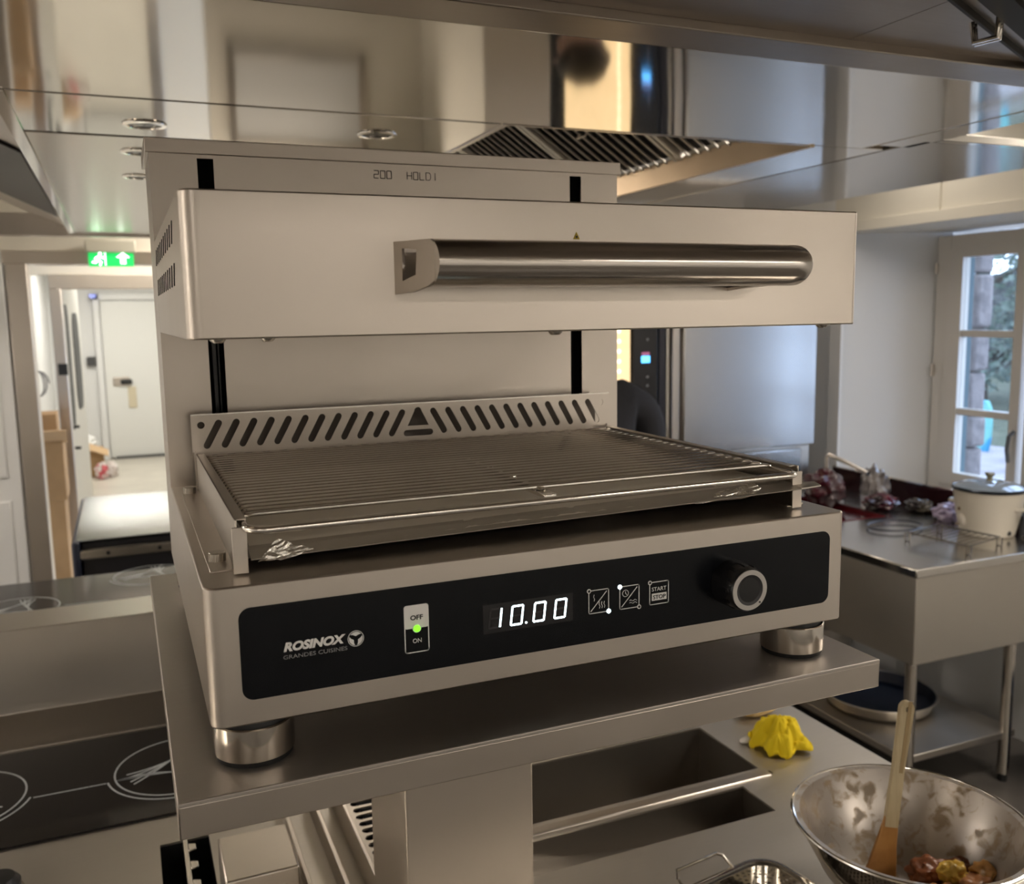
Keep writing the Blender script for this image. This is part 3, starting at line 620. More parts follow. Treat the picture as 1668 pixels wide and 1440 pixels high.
G().box(.03, .56, .444, .446, zt, S+.2325).build('shade_backing', mat('shade_backing_steel', (.16, .14, .125), .5, 1), gr)  # dark sheet standing for the shade behind the guard slots
G().box(.0245, .5655, .415, .4206, S+.2335, S+.2347).build('guard_fold', steelP, spl)
G().box(.0262, .0280, .4165, .4195, zt, S+.192).box(.5635, .5655, .4165, .4195, zt, S+.192).build('guard_leg', steelV, spl)
# side rails
for s_, x in ((1, .028), (-1, .5675)):
    X = lambda d: x+s_*d
    def bx(g, a, b_, y0, y1, z0, z1): return g.box(min(X(a), X(b_)), max(X(a), X(b_)), y0, y1, z0, z1)
    g = G(); bx(g, 0, .0015, .030, .412, zt+.001, zt+.0435); bx(g, 0, .0090, .034, .412, zt+.0420, zt+.0435)
    bx(g, -.019, .0015, .045, .412, zt, zt+.0015); bx(g, -.003, .0085, .0285, .0300, zt+.0012, zt+.038)
    rl = g.build('side_rail', steelY, gr, bevel=.0005)
    for ys in (.400, .078):
        b2 = G().lathe([(0, .0015), (.0066, .0015), (.0066, .0080), (.0060, .0088), (0, .0088)], (X(-.0105), ys, zt), 24)
        for i in range(24):
            a = 2*pi*i/24; b2.obox((X(-.0105)+.0067*cos(a), ys+.0067*sin(a), zt+.0048), (-.0004*sin(a), .0004*cos(a), 0), (.0003*cos(a), .0003*sin(a), 0), (0, 0, .0033))
        b2.build('thumb_screw', mat('knurled_steel', (.52, .48, .42), .34, 1), rl)

# ------------------------------------------------------------------ wire grid, tray and foil
t = thing('wire_grid', (.293, .2, zt+.037), 'shiny chromed wire grid lying between the side rails of the grill', 'grid')
gx0, gx1, gy0, gy1, gz, R_ = .0350, .5520, .0100, .4050, zt+.0385, .0032
P = [(x, y, gz) for x, y in rrect(gx0, gx1, gy0, gy1, .014, 8)]
G().tube(P, R_, 12, closed=True).build('frame_rod', chrome, t)
n = 23
for k in range(n):
    y = .0540+k*(.3930-.0540)/(n-1)
    pts = [(gx0, y, gz), (gx0+.004, y, gz+.003), (gx0+.010, y, gz+.0036), (gx1-.010, y, gz+.0036), (gx1-.004, y, gz+.003), (gx1, y, gz)]
    G().tube(pts, .0022, 10).build('grid_bar', chrome, t)
cr = G().box(.2895, .3015, gy0+.02, gy1-.001, gz-.0025, gz+.0012).build('centre_strap', chrome, t, bevel=.0008)
for k in range(0, n, 2): G().blob((.2955, .0540+k*(.3930-.0540)/(n-1)-.0016, gz+.0030), .0045, .0016, .0014, .35, 3, 2, k).build('weld_bead', chrome, cr)
t = thing('drip_tray', (.3, .22, zt+.008), 'flat steel drip tray slid in under the wire grid', 'tray')
def tz(x): return zt+.0075+(x-.035)/.552*.0085
def tp(x, y, dz): return (x, y, tz(x)+dz)
bm_ = bmesh.new()
prof = [(.4000, .012), (.398, .0), (.050, .0), (.046, .010), (.036, .0098), (.0190, .0060)]
ra = []
for x in (.0375, .10, .2, .3, .4, .5, .562):
    ra.append([bm_.verts.new(tp(x, y, dz)) for y, dz in prof])
for A, B in zip(ra, ra[1:]):
    for i in range(len(prof)-1): bm_.faces.new((A[i], A[i+1], B[i+1], B[i]))
gg = G(); gg.b.free(); gg.b = bm_
o = gg.build('tray_pan', mat('tray_steel', (.50, .46, .40), .35, .75), t, smooth=False); md = o.modifiers.new('solid', 'SOLIDIFY'); md.thickness = .0010
g = G()
for a, b_ in ((.562, .587),): g.prism([tp(a, .0188, .0062), tp(b_, .0200, .0066), tp(b_, .0300, .0088), tp(a, .0350, .0092)], (0, 0, .0012))
g.build('tray_ear', steelD, t)
t = thing('foil_sheet', (.3, .22, zt+.018), 'slightly wrinkled aluminium foil lining the drip tray, torn at the front corners', 'foil')
bm_ = bmesh.new(); nx, ny = 90, 44; gv = []
for j in range(ny+1):
    row = []
    for i in range(nx+1):
        u, v = i/nx, j/ny; x = .0400+u*.518; y0 = .0255
        lift = 0
        if u < .22: y0 += .012*sin(pi*u/.22)**1.0+ (.010*(1-u/.08) if u < .08 else 0)
        if u > .66: y0 += .012*sin(pi*(u-.66)/.34)+.006*(u-.66)
        y = y0+(.396-y0)*v
        z = tz(x)+.0105+.0012*noise.noise((x*14, y*22, 1.3))*(1 if v > .05 else .5)+.0008*noise.noise((x*70, y*70, 4))
        if v < .05: z -= .002*(1-v/.05)
        row.append(bm_.verts.new((x, y, z)))
    gv.append(row)
for j in range(ny):
    for i in range(nx): bm_.faces.new((gv[j][i], gv[j][i+1], gv[j+1][i+1], gv[j+1][i]))
gg = G(); gg.b.free(); gg.b = bm_; gg.build('foil_lining', foil, t, angle=80)
def crumple(pts, seed):
    rnd = random.Random(seed); b = bmesh.new(); c = Vector((0, 0, 0))
    vs = [Vector(p_) for p_ in pts]
    tri = [(0, i, i+1) for i in range(1, len(vs)-1)]
    V = [b.verts.new(v) for v in vs]
    for q in tri: b.faces.new([V[i] for i in q])
    bmesh.ops.subdivide_edges(b, edges=b.edges[:], cuts=5, use_grid_fill=True)
    for v in b.verts: v.co += Vector((rnd.uniform(-1, 1), rnd.uniform(-1, 1), rnd.uniform(-1, 1)))*.0006
    q = G(); q.b.free(); q.b = b; return q
z0 = zt+.012
o = crumple([(.0425, .018, z0), (.058, .024, z0+.016), (.070, .020, z0+.010), (.085, .016, z0+.006), (.062, .014, z0+.001)], 3).build('foil_tear', foilC, t, smooth=False); 
o = crumple([(.440, .022, z0+.006), (.500, .018, z0+.008), (.518, .024, z0+.014), (.512, .030, z0+.019), (.470, .034, z0+.012)], 5).build('foil_tear', foilC, t, smooth=False)
# ------------------------------------------------------------------ cooking island
isl = thing('cooking_island', (-.15, .8, 0), 'long stainless cooking island with sunken wells and raised centre ridge under the grill shelf', 'cooking island')
G().box(-1.6, 1.29, .06, 1.42, 0, .70).box(-1.6, 1.29, .06, .08, .70, .896).box(-1.6, 1.29, 1.64, 2.84, 0, .885).build('cabinet_body', steelD, isl, bevel=.003)
wells = [((.30, 1.055), (.70, .900)), ((.46, .985), (.560, .655)), ((-.040, -.004), (.42, .905)), ((.004, .040), (.42, .905))]
hl = [[(a, c_), (b_, c_), (b_, d), (a, d)] for (a, b_), (c_, d) in wells]
plate('worktop', [(-1.6, .03), (1.305, .03), (1.305, 1.42), (-1.6, 1.42)], hl, .004, lambda u, v, w_: (u, v, .898+w_), steelD, isl)
G().box(-1.6, 1.305, .03, .033, .85, .8975).box(1.302, 1.305, .03, 1.42, .70, .8975).build('worktop_edge', steelH, isl, bevel=.001)
g = G()
def well(g, a, b_, c_, d, z): g.box(a-.002, b_+.002, c_-.002, d+.002, z, z+.003); g.box(a-.002, a, c_, d, z, .896).box(b_, b_+.002, c_, d, z, .896).box(a, b_, c_-.002, c_, z, .896).box(a, b_, d, d+.002, z, .896)
well(g, .30, 1.055, .70, .900, .745); g.build('deep_well', mat('well_steel', (.40, .37, .33), .36, 1), isl)
g = G(); well(g, .46, .985, .560, .655, .80); g.prism([(.46, .655, .872), (.46, .56, .872), (.985, .56, .80), (.985, .655, .80)], (0, 0, .002)); g.build('drain_channel', MATS['well_steel'], isl)
G().box(.30, 1.062, .664, .690, .886, .903).build('well_rail', steelH, isl, bevel=.004)
G().box(1.062, 1.072, .668, .686, .885, .900).build('rail_stop', black, isl, bevel=.003)
g = G(); well(g, -.040, -.004, .42, .905, .72); well(g, .004, .040, .42, .905, .72); g.build('burner_slot', hole, isl)
g = G().box(-.004, .004, .42, .905, .80, .912)
for k in range(8): g.prism([(.004, .46+k*.055, .908), (.004, .485+k*.055, .908), (.016, .480+k*.055, .908), (.016, .465+k*.055, .908)], (0, 0, .004))
g.build('notched_rack', steelP, isl, bevel=.001)
G().box(-.028, -.018, .70, .712, .76, .764).build('rack_pin', white, isl)
bx_ = G().box(.044, .150, .615, .742, .898, .982).build('burner_box', steelY, isl, bevel=.003)
G().cyl((.10, .613, .958), .005, .002, 'y', 12).cyl((.128, .613, .955), .004, .002, 'y', 12).cyl((.151, .70, .95), .004, .004, 'x', 12).build('box_screw', chrome, bx_)
G().box(.165, .172, .50, .95, .898, .930).box(.215, .222, .50, .95, .898, .940).build('channel_wall', steelY, isl, bevel=.001)
ho = []
for k in range(16): ho.append(slot(.276, .565+k*.0215, .44, .565+k*.0215, .0075, 5))
plate('vent_grille', [(.258, .54), (.46, .54), (.46, .925), (.258, .925)], ho, .003, lambda u, v, w_: (u, v, .945+w_+(v-.54)*.03), steelY, isl)
G().box(.256, .262, .54, .925, .898, .955).build('grille_side', steelY, isl, bevel=.001)
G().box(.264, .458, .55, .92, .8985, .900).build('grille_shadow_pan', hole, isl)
# raised centre ridge
G().prism([(-1.6, 1.40, .905), (-1.6, 1.425, .913), (-1.6, 1.50, .945), (-1.6, 1.50, 1.133), (-1.6, 1.64, 1.133), (-1.6, 1.64, .85), (-1.6, 1.40, .85)], (2.9, 0, 0)).build('centre_ridge', mat('ridge_steel', (.56, .52, .47), .30, 1, brush=((2, 40, 40), 10, .015, .01)), isl, bevel=.002)
# two induction hobs
def hob(x0, x1, y0, y1, label, cents):
    t = thing('induction_hob', ((x0+x1)/2, (y0+y1)/2, .9), label, 'hob', 'induction hobs on the island')
    gp_ = G().box(x0, x1, y0, y1, .9002, .9045).build('glass_plate', glassC, t, bevel=.0006)
    for cx, cy in cents:
        g = G(); z = .9047; r = .0017
        def arc(cx, cy, rr, a0, a1, n=40): return [(cx+rr*cos(rad(a0+(a1-a0)*i/n)), cy+rr*sin(rad(a0+(a1-a0)*i/n)), z) for i in range(n+1)]
        def flat(pts):
            for p, q in zip(pts, pts[1:]):
                p, q = Vector(p), Vector(q); d = (q-p)
                if d.length < 1e-6: continue
                L = d.length; d.normalize(); g.obox((p+q)/2, d*(L/2+.0006), Vector((-d.y, d.x, 0))*r, (0, 0, .0002))
        flat(arc(cx, cy, .122, 0, 360, 64)); flat(arc(cx, cy, .136, 190, 345))
        for k in range(3):
            a = 190+120*k; p0 = Vector((cx+.122*cos(rad(a)), cy+.122*sin(rad(a)), z)); 
            for off in (-26, 0, 38, 64):
                e = Vector((cx+.100*cos(rad(a+120+off*.3)), cy+.100*sin(rad(a+120+off*.3)), z)); m_ = Vector((cx+.02*cos(rad(a+off)), cy+.02*sin(rad(a+off)), z))
                flat([p0*(1-s_)**2+m_*2*s_*(1-s_)+e*s_*s_ for s_ in [i/12 for i in range(13)]])
        g.build('zone_marking', lineC, gp_, smooth=False)
    xs_ = sorted(c[0] for c in cents); cy = cents[0][1]
    g = G()
    for a, b_ in zip(xs_, xs_[1:]): g.box(a+.137, b_-.137, cy-.025, cy-.0225, .9045, .9050)
    g.build('link_line', lineC, gp_, smooth=False)
hob(-1.3, .26, 1.0, 1.388, 'black glass induction hob with white ring markings in front of the centre ridge', [(.01, 1.19), (-.390, 1.205), (-.79, 1.205)])
hob(-1.3, .6, 1.92, 2.80, 'black glass induction hob on the far side of the centre ridge', [(-.40, 2.48), (.0, 2.72), (-.8, 2.48)])
t = thing('hob_knob', (-.27, .872, .9), 'black knob on the worktop at the bottom left corner', 'knob')
G().lathe([(.032, 0), (.032, .020), (.024, .030), (0, .031)], (-.278, .862, .9), 32).build('knob_body', black, t)
G().cyl((-.278, .862, .9), .036, .004, 'z', 32).build('knob_ring', chrome, t)

# ------------------------------------------------------------------ things on the island worktop
ZT = .9002
bc = Vector((.985, .258, ZT))
dirty = mat('greasy_steel', (.46, .42, .38), .36, 1, mix=((.30, .23, .15), 42, .50, .62), mixmetal=1, dist=.6, wave=(9, .06))
t = thing('mixing_bowl', bc, 'large dirty stainless mixing bowl with fat stains on the worktop', 'bowl')
po = [(0, .001), (.060, .0), (.075, .006), (.125, .062), (.150, .110), (.158, .138), (.166, .141), (.1685, .1385)]
pi_ = [(.1685, .1385), (.1665, .1425), (.157, .1405), (.148, .112), (.122, .064), (.072, .010), (.058, .005), (0, .004)]
G().lathe(po, bc, 96).build('outer_wall', steelP, t); G().lathe(pi_, bc, 96).build('inner_wall', dirty, t)
G().tube([(bc.x+.1672*cos(2*pi*i/96), bc.y+.1672*sin(2*pi*i/96), ZT+.1405) for i in range(96)], .0030, 8, closed=True).build('rolled_rim', chrome, t)
# spatula: resting in the bowl, leaning on its inside wall
wood = mat('pale_wood', (.52, .43, .27), .5, mix=((.42, .33, .19), 4, .4, .6), mixmap=(20, 20, 2))
sauced = mat('sauced_wood', (.48, .24, .07), .35, mix=((.36, .16, .045), 20, .4, .6), bump=(60, .3, .002))
a, b_ = Vector((.968, .292, ZT+.014)), Vector((1.013, .300, 1.205))
t = thing('spatula', a, 'pale wooden spatula with sauce-covered blade standing in the mixing bowl', 'spatula')
d = (b_-a).normalized(); sd = Vector((.92, -.385, 0)); sd = (sd-d*sd.dot(d)).normalized(); th = d.cross(sd)
def spat(u, v, w_): return a+d*u+sd*v+th*w_
L = (b_-a).length
G().prism([spat(0, .024, -.003), spat(0, -.030, -.003), spat(.012, -.032, -.003), spat(.085, -.016, -.003), spat(.115, -.010, -.003), spat(.115, .011, -.003), spat(.07, .014, -.003), spat(.02, .020, -.003)], th*.006).build('blade', sauced, t, bevel=.0018, angle=60)
hole_ = [(L-.012+.0045*cos(rad(q)), .0028*sin(rad(q))) for q in range(0, 360, 30)]
me_o = [(.10, -.0095)]+[(.19, -.0085), (L-.012, -.0105)]+[(L-.012+.012*cos(rad(q)), .0108*sin(rad(q))) for q in range(-75, 76, 15)]+[(L-.012, .0105), (.19, .0085), (.10, .0105)]
plate('handle', me_o, [hole_], .010, lambda u, v, w_: spat(u, v, w_), wood, t, bevel=.002)
G().obox(spat(.24, .003, -.0052), d*.055, sd*.0028, th*.0004).build('handle_groove', mat('groove_wood', (.36, .26, .13), .6), t)
for i, (x, y, z, rx, ry, rz, cc, lb, nm) in enumerate([
    (1.030, .262, .045, .030, .024, .020, (.24, .085, .035), 'dark brown browned meat piece highest against the bowl wall', 'meat_piece'),
    (1.042, .228, .060, .021, .018, .018, (.62, .40, .07), 'yellow piece of pepper on top of the browned meat', 'pepper_piece'),
    (1.000, .212, .038, .030, .022, .018, (.44, .20, .08), 'light brown meat piece at the left of the bowl heap', 'meat_piece'),
    (1.060, .200, .045, .030, .026, .018, (.38, .17, .07), 'brown meat piece below the yellow pepper', 'meat_piece'),
    (1.078, .250, .040, .026, .020, .016, (.20, .075, .035), 'dark meat piece behind the yellow pepper to its right', 'meat_piece'),
    (1.092, .212, .055, .024, .022, .016, (.52, .28, .09), 'golden meat piece at the right of the bowl heap', 'meat_piece')]):
    tag(G().blob((x, y, ZT+z), rx, ry, rz, .22, 2.2, 4, i+11).build(nm, mat('food%d' % i, cc, .32, bump=(80, .6, .003), mix=(tuple(min(1, q*1.5) for q in cc), 40, .45, .6))), lb, nm.replace('_', ' '), 'cooked food pieces in the bowl')
# yellow cloth
bm_ = bmesh.new(); n = 64; gv = []
for j in range(n+1):
    row = []
    for i in range(n+1):
        u, v = i/n*2-1, j/n*2-1; r_ = math.sqrt(u*u+v*v); a_ = math.atan2(v, u)
        edge = .060*(1+.16*noise.noise((cos(a_)*1.7, sin(a_)*1.7, .3))+.09*sin(5*a_+1)+.05*sin(9*a_))
        m_ = max(abs(u), abs(v)); x = u/max(r_, 1e-6)*m_*edge; y = v/max(r_, 1e-6)*m_*edge*1.05
        hgt = .050*max(0, 1-m_**2.2)*(1+.25*noise.noise((u*1.5, v*1.5, 2)))
        fold = .022*abs(sin(1.5*a_+6.5*m_+2.2*noise.noise((u*1.6, v*1.6, 5))))*(m_**.6)*(1.2-m_*.85)
        row.append(bm_.verts.new((1.160+x, .765+y, ZT+.002+hgt+fold+.006*noise.noise((u*5, v*5, 1))+.003*noise.noise((u*12, v*12, 1)))))
    gv.append(row)
for j in range(n):
    for i in range(n): bm_.faces.new((gv[j][i], gv[j][i+1], gv[j+1][i+1], gv[j+1][i]))
gg = G(); gg.b.free(); gg.b = bm_
o = gg.build('cleaning_cloth', mat('yellow_cloth', (.80, .60, .01), .9, bump=(350, .5, .001))); md = o.modifiers.new('solid', 'SOLIDIFY'); md.thickness = .002
tag(o, 'crumpled bright yellow cleaning cloth on the island worktop beside the well', 'cloth')
tag(G().blob((1.205, .905, ZT+.014), .05, .028, .014, .12, 2, 3, 4).build('sponge', mat('sponge_tan', (.50, .36, .16), .9, mix=((.65, .58, .45), 12, .5, .6))), 'flat tan sponge behind the yellow cloth', 'sponge')
tag(G().blob((1.105, .80, ZT+.004), .018, .012, .005, .2, 3, 2, 9).build('paper_scrap', mat('scrap_white', (.7, .66, .62), .7)), 'white scrap lying between the sponge and the yellow cloth', 'paper scrap')
# perforated pan with wire handle
t = thing('perforated_pan', (.77, .33, ZT), 'shallow perforated steel pan with raised wire handle left of the mixing bowl', 'pan')
ang = rad(9); pc = Vector((.742, .212, ZT))
def rp(x, y, z): return (pc.x+x*cos(ang)-y*sin(ang), pc.y+x*sin(ang)+y*cos(ang), ZT+z)
def ring(hx, hy, r_, z): return [rp(x, y, z) for x, y in rrect(-hx, hx, -hy, hy, r_, 8)]
bm_ = bmesh.new(); R0 = [[bm_.verts.new(p) for p in ring(*q)] for q in ((.118, .168, .045, .046), (.121, .171, .047, .050), (.113, .163, .040, .051), (.106, .156, .036, .048), (.103, .153, .034, .006))]
for A, B in zip(R0, R0[1:]):
    for i in range(len(A)): bm_.faces.new((A[i], A[(i+1) % len(A)], B[(i+1) % len(A)], B[i]))
gg = G(); gg.b.free(); gg.b = bm_; gg.build('pan_wall', chrome, t)
hs = []
for i in range(-9, 10):
    for j in range(-14, 15): hs.append([(i*.0105+(j % 2)*.005+.0032*cos(rad(q)), j*.0105+.0032*sin(rad(q))) for q in range(0, 360, 60)])
plate('perforated_base', rrect(-.104, .104, -.154, .154, .034, 6), hs, .001, lambda u, v, w_: rp(u, v, .018+w_), steelP, t)
G().prism(ring(.102, .152, .034, .0005), (0, 0, .002)).build('pan_bottom', mat('burnt_pan', (.05, .03, .02), .4), t)
for s_ in (1, -1): G().tube([rp(-.050, s_*.168, .048), rp(-.056, s_*.176, .064), rp(-.050, s_*.186, .070), rp(.030, s_*.186, .070), rp(.040, s_*.182, .066), rp(.048, s_*.168, .050)], .0026, 8).build('wire_handle', chrome, t)

# ------------------------------------------------------------------ sink table at the right
TX0, TX1, TY0, TY1 = 2.427, 3.245, 1.610, 2.93
t = thing('sink_table', (2.83, 2.2, 0), 'stainless sink table with deep apron and lower shelf in front of the window', 'sink table')
plate('table_top', [(TX0, TY0), (TX1, TY0), (TX1, TY1), (TX0, TY1)], [[(2.56, 2.28), (2.98, 2.28), (2.98, 2.80), (2.56, 2.80)]], .006, lambda u, v, w_: (u, v, .897+w_), mat('table_steel', (.60, .58, .55), .19, 1, brush=((40, 2, 40), 10, .01, .01)), t)
G().box(TX0-.004, TX1, TY0-.006, TY0, .868, .899).box(TX0-.006, TX0, TY0-.006, TY1, .868, .899).build('top_edge', steelP, t, bevel=.003)
G().box(TX0+.004, TX1, TY0+.002, TY0+.006, .552, .87).box(TX0+.004, TX0+.008, TY0+.006, TY1, .552, .87).build('apron', steelD, t, bevel=.001)
for x in (2.455, 2.945):
    for y in (1.64, 2.88):
        l_ = G().cyl((x, y, .03), .021, .55, 'z', 24).build('leg', steelF, t)
        G().cyl((x, y, 0), .016, .032, 'z', 16).build('levelling_foot', rubber, l_)
G().box(2.44, 2.99, 1.632, 2.90, .172, .20).build('lower_shelf', steelD, t, bevel=.003)
G().box(TX1-.004, TX1+.008, TY0+.1, TY1, .898, 1.0).build('upstand', mat('reflection_red_gloss', (.020, .005, .007), .2, spec=.35), t, bevel=.002)  # steel upstand coloured dark red to hold its reflection
G().box(TX1-.006, TX1+.012, TY0+.1, TY1, 1.0, 1.006).build('upstand_edge', steelP, t)
g = G(); g.box(2.562, 2.978, 2.282, 2.798, .70, .704).box(2.562, 2.566, 2.282, 2.798, .704, .893).box(2.974, 2.978, 2.282, 2.798, .704, .893).box(2.566, 2.974, 2.282, 2.286, .704, .893).box(2.566, 2.974, 2.794, 2.798, .704, .893); g.build('sink_bowl', steelP, t)
# tub and liquid added to stand for the red reflection in the sink
t = thing('reflection_tub', (2.77, 2.54, .705), 'added dark red tub standing for the reflection in the sink', 'tub')
red = mat('reflection_red', (.10, .006, .010), .3)
g = G(); g.box(2.575, 2.965, 2.295, 2.785, .706, .712).box(2.575, 2.580, 2.295, 2.785, .712, .90).box(2.960, 2.965, 2.295, 2.785, .712, .90).box(2.58, 2.96, 2.295, 2.300, .712, .90).box(2.58, 2.96, 2.780, 2.785, .712, .90); g.build('reflection_tub_wall', red, t)
G().box(2.58, 2.96, 2.30, 2.78, .80, .886).build('reflection_fill', mat('reflection_fill_red', (.05, .004, .006), .08), t)
t = thing('mixer_tap', (3.03, 2.735, .9), 'chrome swivel tap with long straight spout over the sink', 'tap')
G().tube([(3.03, 2.735, .9), (3.03, 2.735, 1.095), (3.03, 2.72, 1.105), (3.03, 2.60, 1.083), (3.02, 2.46, 1.056)], .011, 14).build('spout', chrome, t)
G().cyl((3.03, 2.735, .90), .026, .03, 'z', 20).build('tap_base', chrome, t); G().tube([(3.03, 2.76, .95), (3.0, 2.80, .99), (2.98, 2.83, .995)], .008, 10).build('lever', chrome, t)
pm = lambda i, c_, c2: mat('plastic_bag%d' % i, c_, .18, mix=(c2, 9, .45, .6), bump=(28, .3, .008))
for i, (x, y, z, rx, ry, rz, c_, c2, lb) in enumerate([
    (2.915, 2.62, .968, .072, .10, .085, (.06, .010, .018), (.16, .14, .15), 'dark red shiny plastic bag standing below the tap spout'),
    (3.10, 2.50, .985, .06, .06, .085, (.26, .24, .23), (.07, .06, .06), 'grey crumpled plastic bag tallest beside the window end of the sink'),
    (3.04, 2.40, .935, .08, .06, .035, (.10, .015, .028), (.02, .010, .012), 'pinkish red bag lying in front of the grey bag'),
    (3.15, 2.28, .93, .05, .06, .03, (.02, .015, .015), (.07, .06, .04), 'small black bag lying against the dark upstand'),
    (3.13, 2.10, .935, .07, .06, .040, (.45, .38, .55), (.65, .58, .72), 'lilac net bag behind the rice cooker')]):
    tag(G().blob((x, y, z), rx, ry, rz, .2, 2.6, 4, i+31).build('plastic_bag', pm(i, c_, c2)), lb, 'bag', 'plastic bags around the sink')
for i, (x, y) in enumerate([(2.99, 2.60), (3.02, 2.47)]):
    tag(G().cyl((x, y, .90), .020, .05, 'z', 16, r2=.024).build('glass_jar', mat('jar_shine', (.7, .72, .8), .08, .6)), ['small shiny jar below the tap spout', 'small shiny jar next to the pinkish bag'][i], 'jar', 'small jars by the tap')
# rice cooker
rc = Vector((3.075, 1.875, .9))
t = thing('rice_cooker', rc, 'cream white rice cooker with glass lid on the sink table', 'rice cooker')
cream = mat('cream_plastic', (.60, .56, .48), .35)
G().lathe([(0, .003), (.092, .0), (.100, .006), (.118, .09), (.128, .165), (.131, .178), (.126, .180), (0, .18)], rc, 64).build('cooker_body', cream, t)
G().lathe([(.128, .180), (.134, .180), (.136, .187), (.130, .192), (.126, .190)], rc, 64).build('lid_rim', mat('dark_rim', (.03, .035, .045), .2, .7), t)
G().lathe([(.127, .189), (.10, .202), (.05, .213), (0, .216)], rc, 48).build('glass_lid', mat('lid_glass', (.25, .30, .36), .05, .3), t)
G().lathe([(.014, .212), (.010, .222), (.011, .228), (.019, .240), (.017, .245), (0, .246)], rc, 24).build('lid_knob', mat('knob_olive', (.20, .18, .11), .4), t)
av = Vector((CAM.x-rc.x, CAM.y-rc.y, 0)).normalized(); sv = Vector((-av.y, av.x, 0))   # side directions of the cooker body
def cook(a_, r_, z_): q = av*cos(rad(a_))+sv*sin(rad(a_)); return rc+Vector((q.x*r_, q.y*r_, z_))
ctl = G().blob(cook(-52, .108, .065), .020, .020, .030, .02, 1, 3, 1).build('control_bezel', mat('bezel_cream', (.52, .48, .42), .4), t)
G().cyl(cook(-56, .122, .10), .005, .012, 'z', 10).build('indicator', mat('brown_lamp', (.12, .07, .03), .4), ctl); G().blob(cook(-56, .122, .045), .012, .012, .004, .0, 1, 2, 1).build('switch_lever', mat('lever_brown', (.2, .15, .1), .4), ctl)
G().tube([cook(50, .120, .115), cook(56, .145, .118), cook(66, .152, .118), cook(80, .145, .118), cook(86, .120, .115)], .006, 10).build('side_handle', cream, t)
G().tube([cook(-100, .120, .115), cook(-106, .145, .118), cook(-116, .152, .118), cook(-130, .145, .118), cook(-136, .120, .115)], .006, 10).build('side_handle', cream, t)
G().blob(cook(48, .104, .022), .008, .008, .010, 0, 1, 2, 1).build('power_socket', black, t)
# wire racks on the table
def wrack(pts, h, label, m, legs=True):
    t = thing('wire_trivet', (sum(p[0] for p in pts)/len(pts), sum(p[1] for p in pts)/len(pts), .9), label, 'wire rack', 'wire racks on the sink table')
    z = .9+h; G().tube([(x, y, z) for x, y in pts], .004, 8, closed=True).build('rim_wire', m, t)
    if legs:
        n = 9; g = G()
        for k in range(1, n): 
            f_ = k/n; A = Vector((*pts[0], 0)).lerp(Vector((*pts[1], 0)), f_); B = Vector((*pts[3], 0)).lerp(Vector((*pts[2], 0)), f_)
            g.tube([(A.x, A.y, z), (B.x, B.y, z)], .0018, 6)
        g.build('cross_wires', m, t)
        for x, y in pts: G().tube([(x, y-.012, z), (x, y-.010, .902), (x, y+.010, .902), (x, y+.012, z)], .0035, 8).build('leg', m, t)
wrack([(2.70, 1.915), (2.735, 1.665), (2.95, 1.715), (2.91, 1.955)], .034, 'rectangular wire trivet on short legs in front of the rice cooker', mat('trivet_wire', (.30, .29, .28), .25, 1))
wrack([(2.82+.12*cos(2*pi*i/24), 2.10+.085*sin(2*pi*i/24)) for i in range(24)], .012, 'dark oval wire ring lying behind the trivet', mat('dark_wire', (.08, .08, .09), .4, .8), legs=False)
tag(G().tube([(3.12, 1.76, .906), (3.17, 1.70, .906), (3.15, 1.66, .906), (3.10, 1.65, .906), (3.06, 1.68, .906), (3.09, 1.73, .906)], .005, 8).build('power_cable', black), 'black power cable looped beside the rice cooker', 'cable')
t = thing('grey_pot', (3.20, 1.76, .9), 'dark grey pot standing right behind the rice cooker', 'pot')
G().lathe([(0, 0), (.05, 0), (.054, .01), (.054, .085), (.05, .085), (.049, .01), (0, .01)], (3.185, 1.75, .9), 32).build('pot_body', mat('pot_grey', (.12, .13, .16), .3, .6), t)
# pan on the lower shelf
t = thing('round_pan', (2.70, 2.03, .2), 'large round pan with dark blue inside on the lower shelf of the sink table', 'pan')
G().lathe([(0, .002), (.18, .0), (.20, .01), (.215, .055), (.222, .058), (.224, .054)], (2.70, 2.03, .201), 64).build('pan_body', steelD, t)
G().lathe([(.2135, .055), (.198, .014), (.18, .006), (0, .006)], (2.70, 2.03, .201), 64).build('pan_inside', mat('blue_black', (.008, .014, .035), .4), t)
t = thing('steel_pot', (2.78, 2.42, .2), 'tall steel pot on the lower shelf behind the round pan', 'pot')
G().lathe([(0, 0), (.12, 0), (.125, .01), (.125, .2), (.13, .205), (.12, .205), (.12, .012), (0, .012)], (2.78, 2.46, .201), 48).build('pot_body', steelD, t)
t = thing('waste_bin', (3.12, 1.5, 0), 'dark blue plastic bin on the floor right of the sink table', 'bin')
G().lathe([(0, 0), (.12, 0), (.13, .02), (.15, .30), (.155, .31), (.14, .31), (.12, .03), (0, .03)], (3.12, 1.45, 0.001), 40).build('bin_body', mat('navy_plastic', (.01, .03, .08), .4), t)

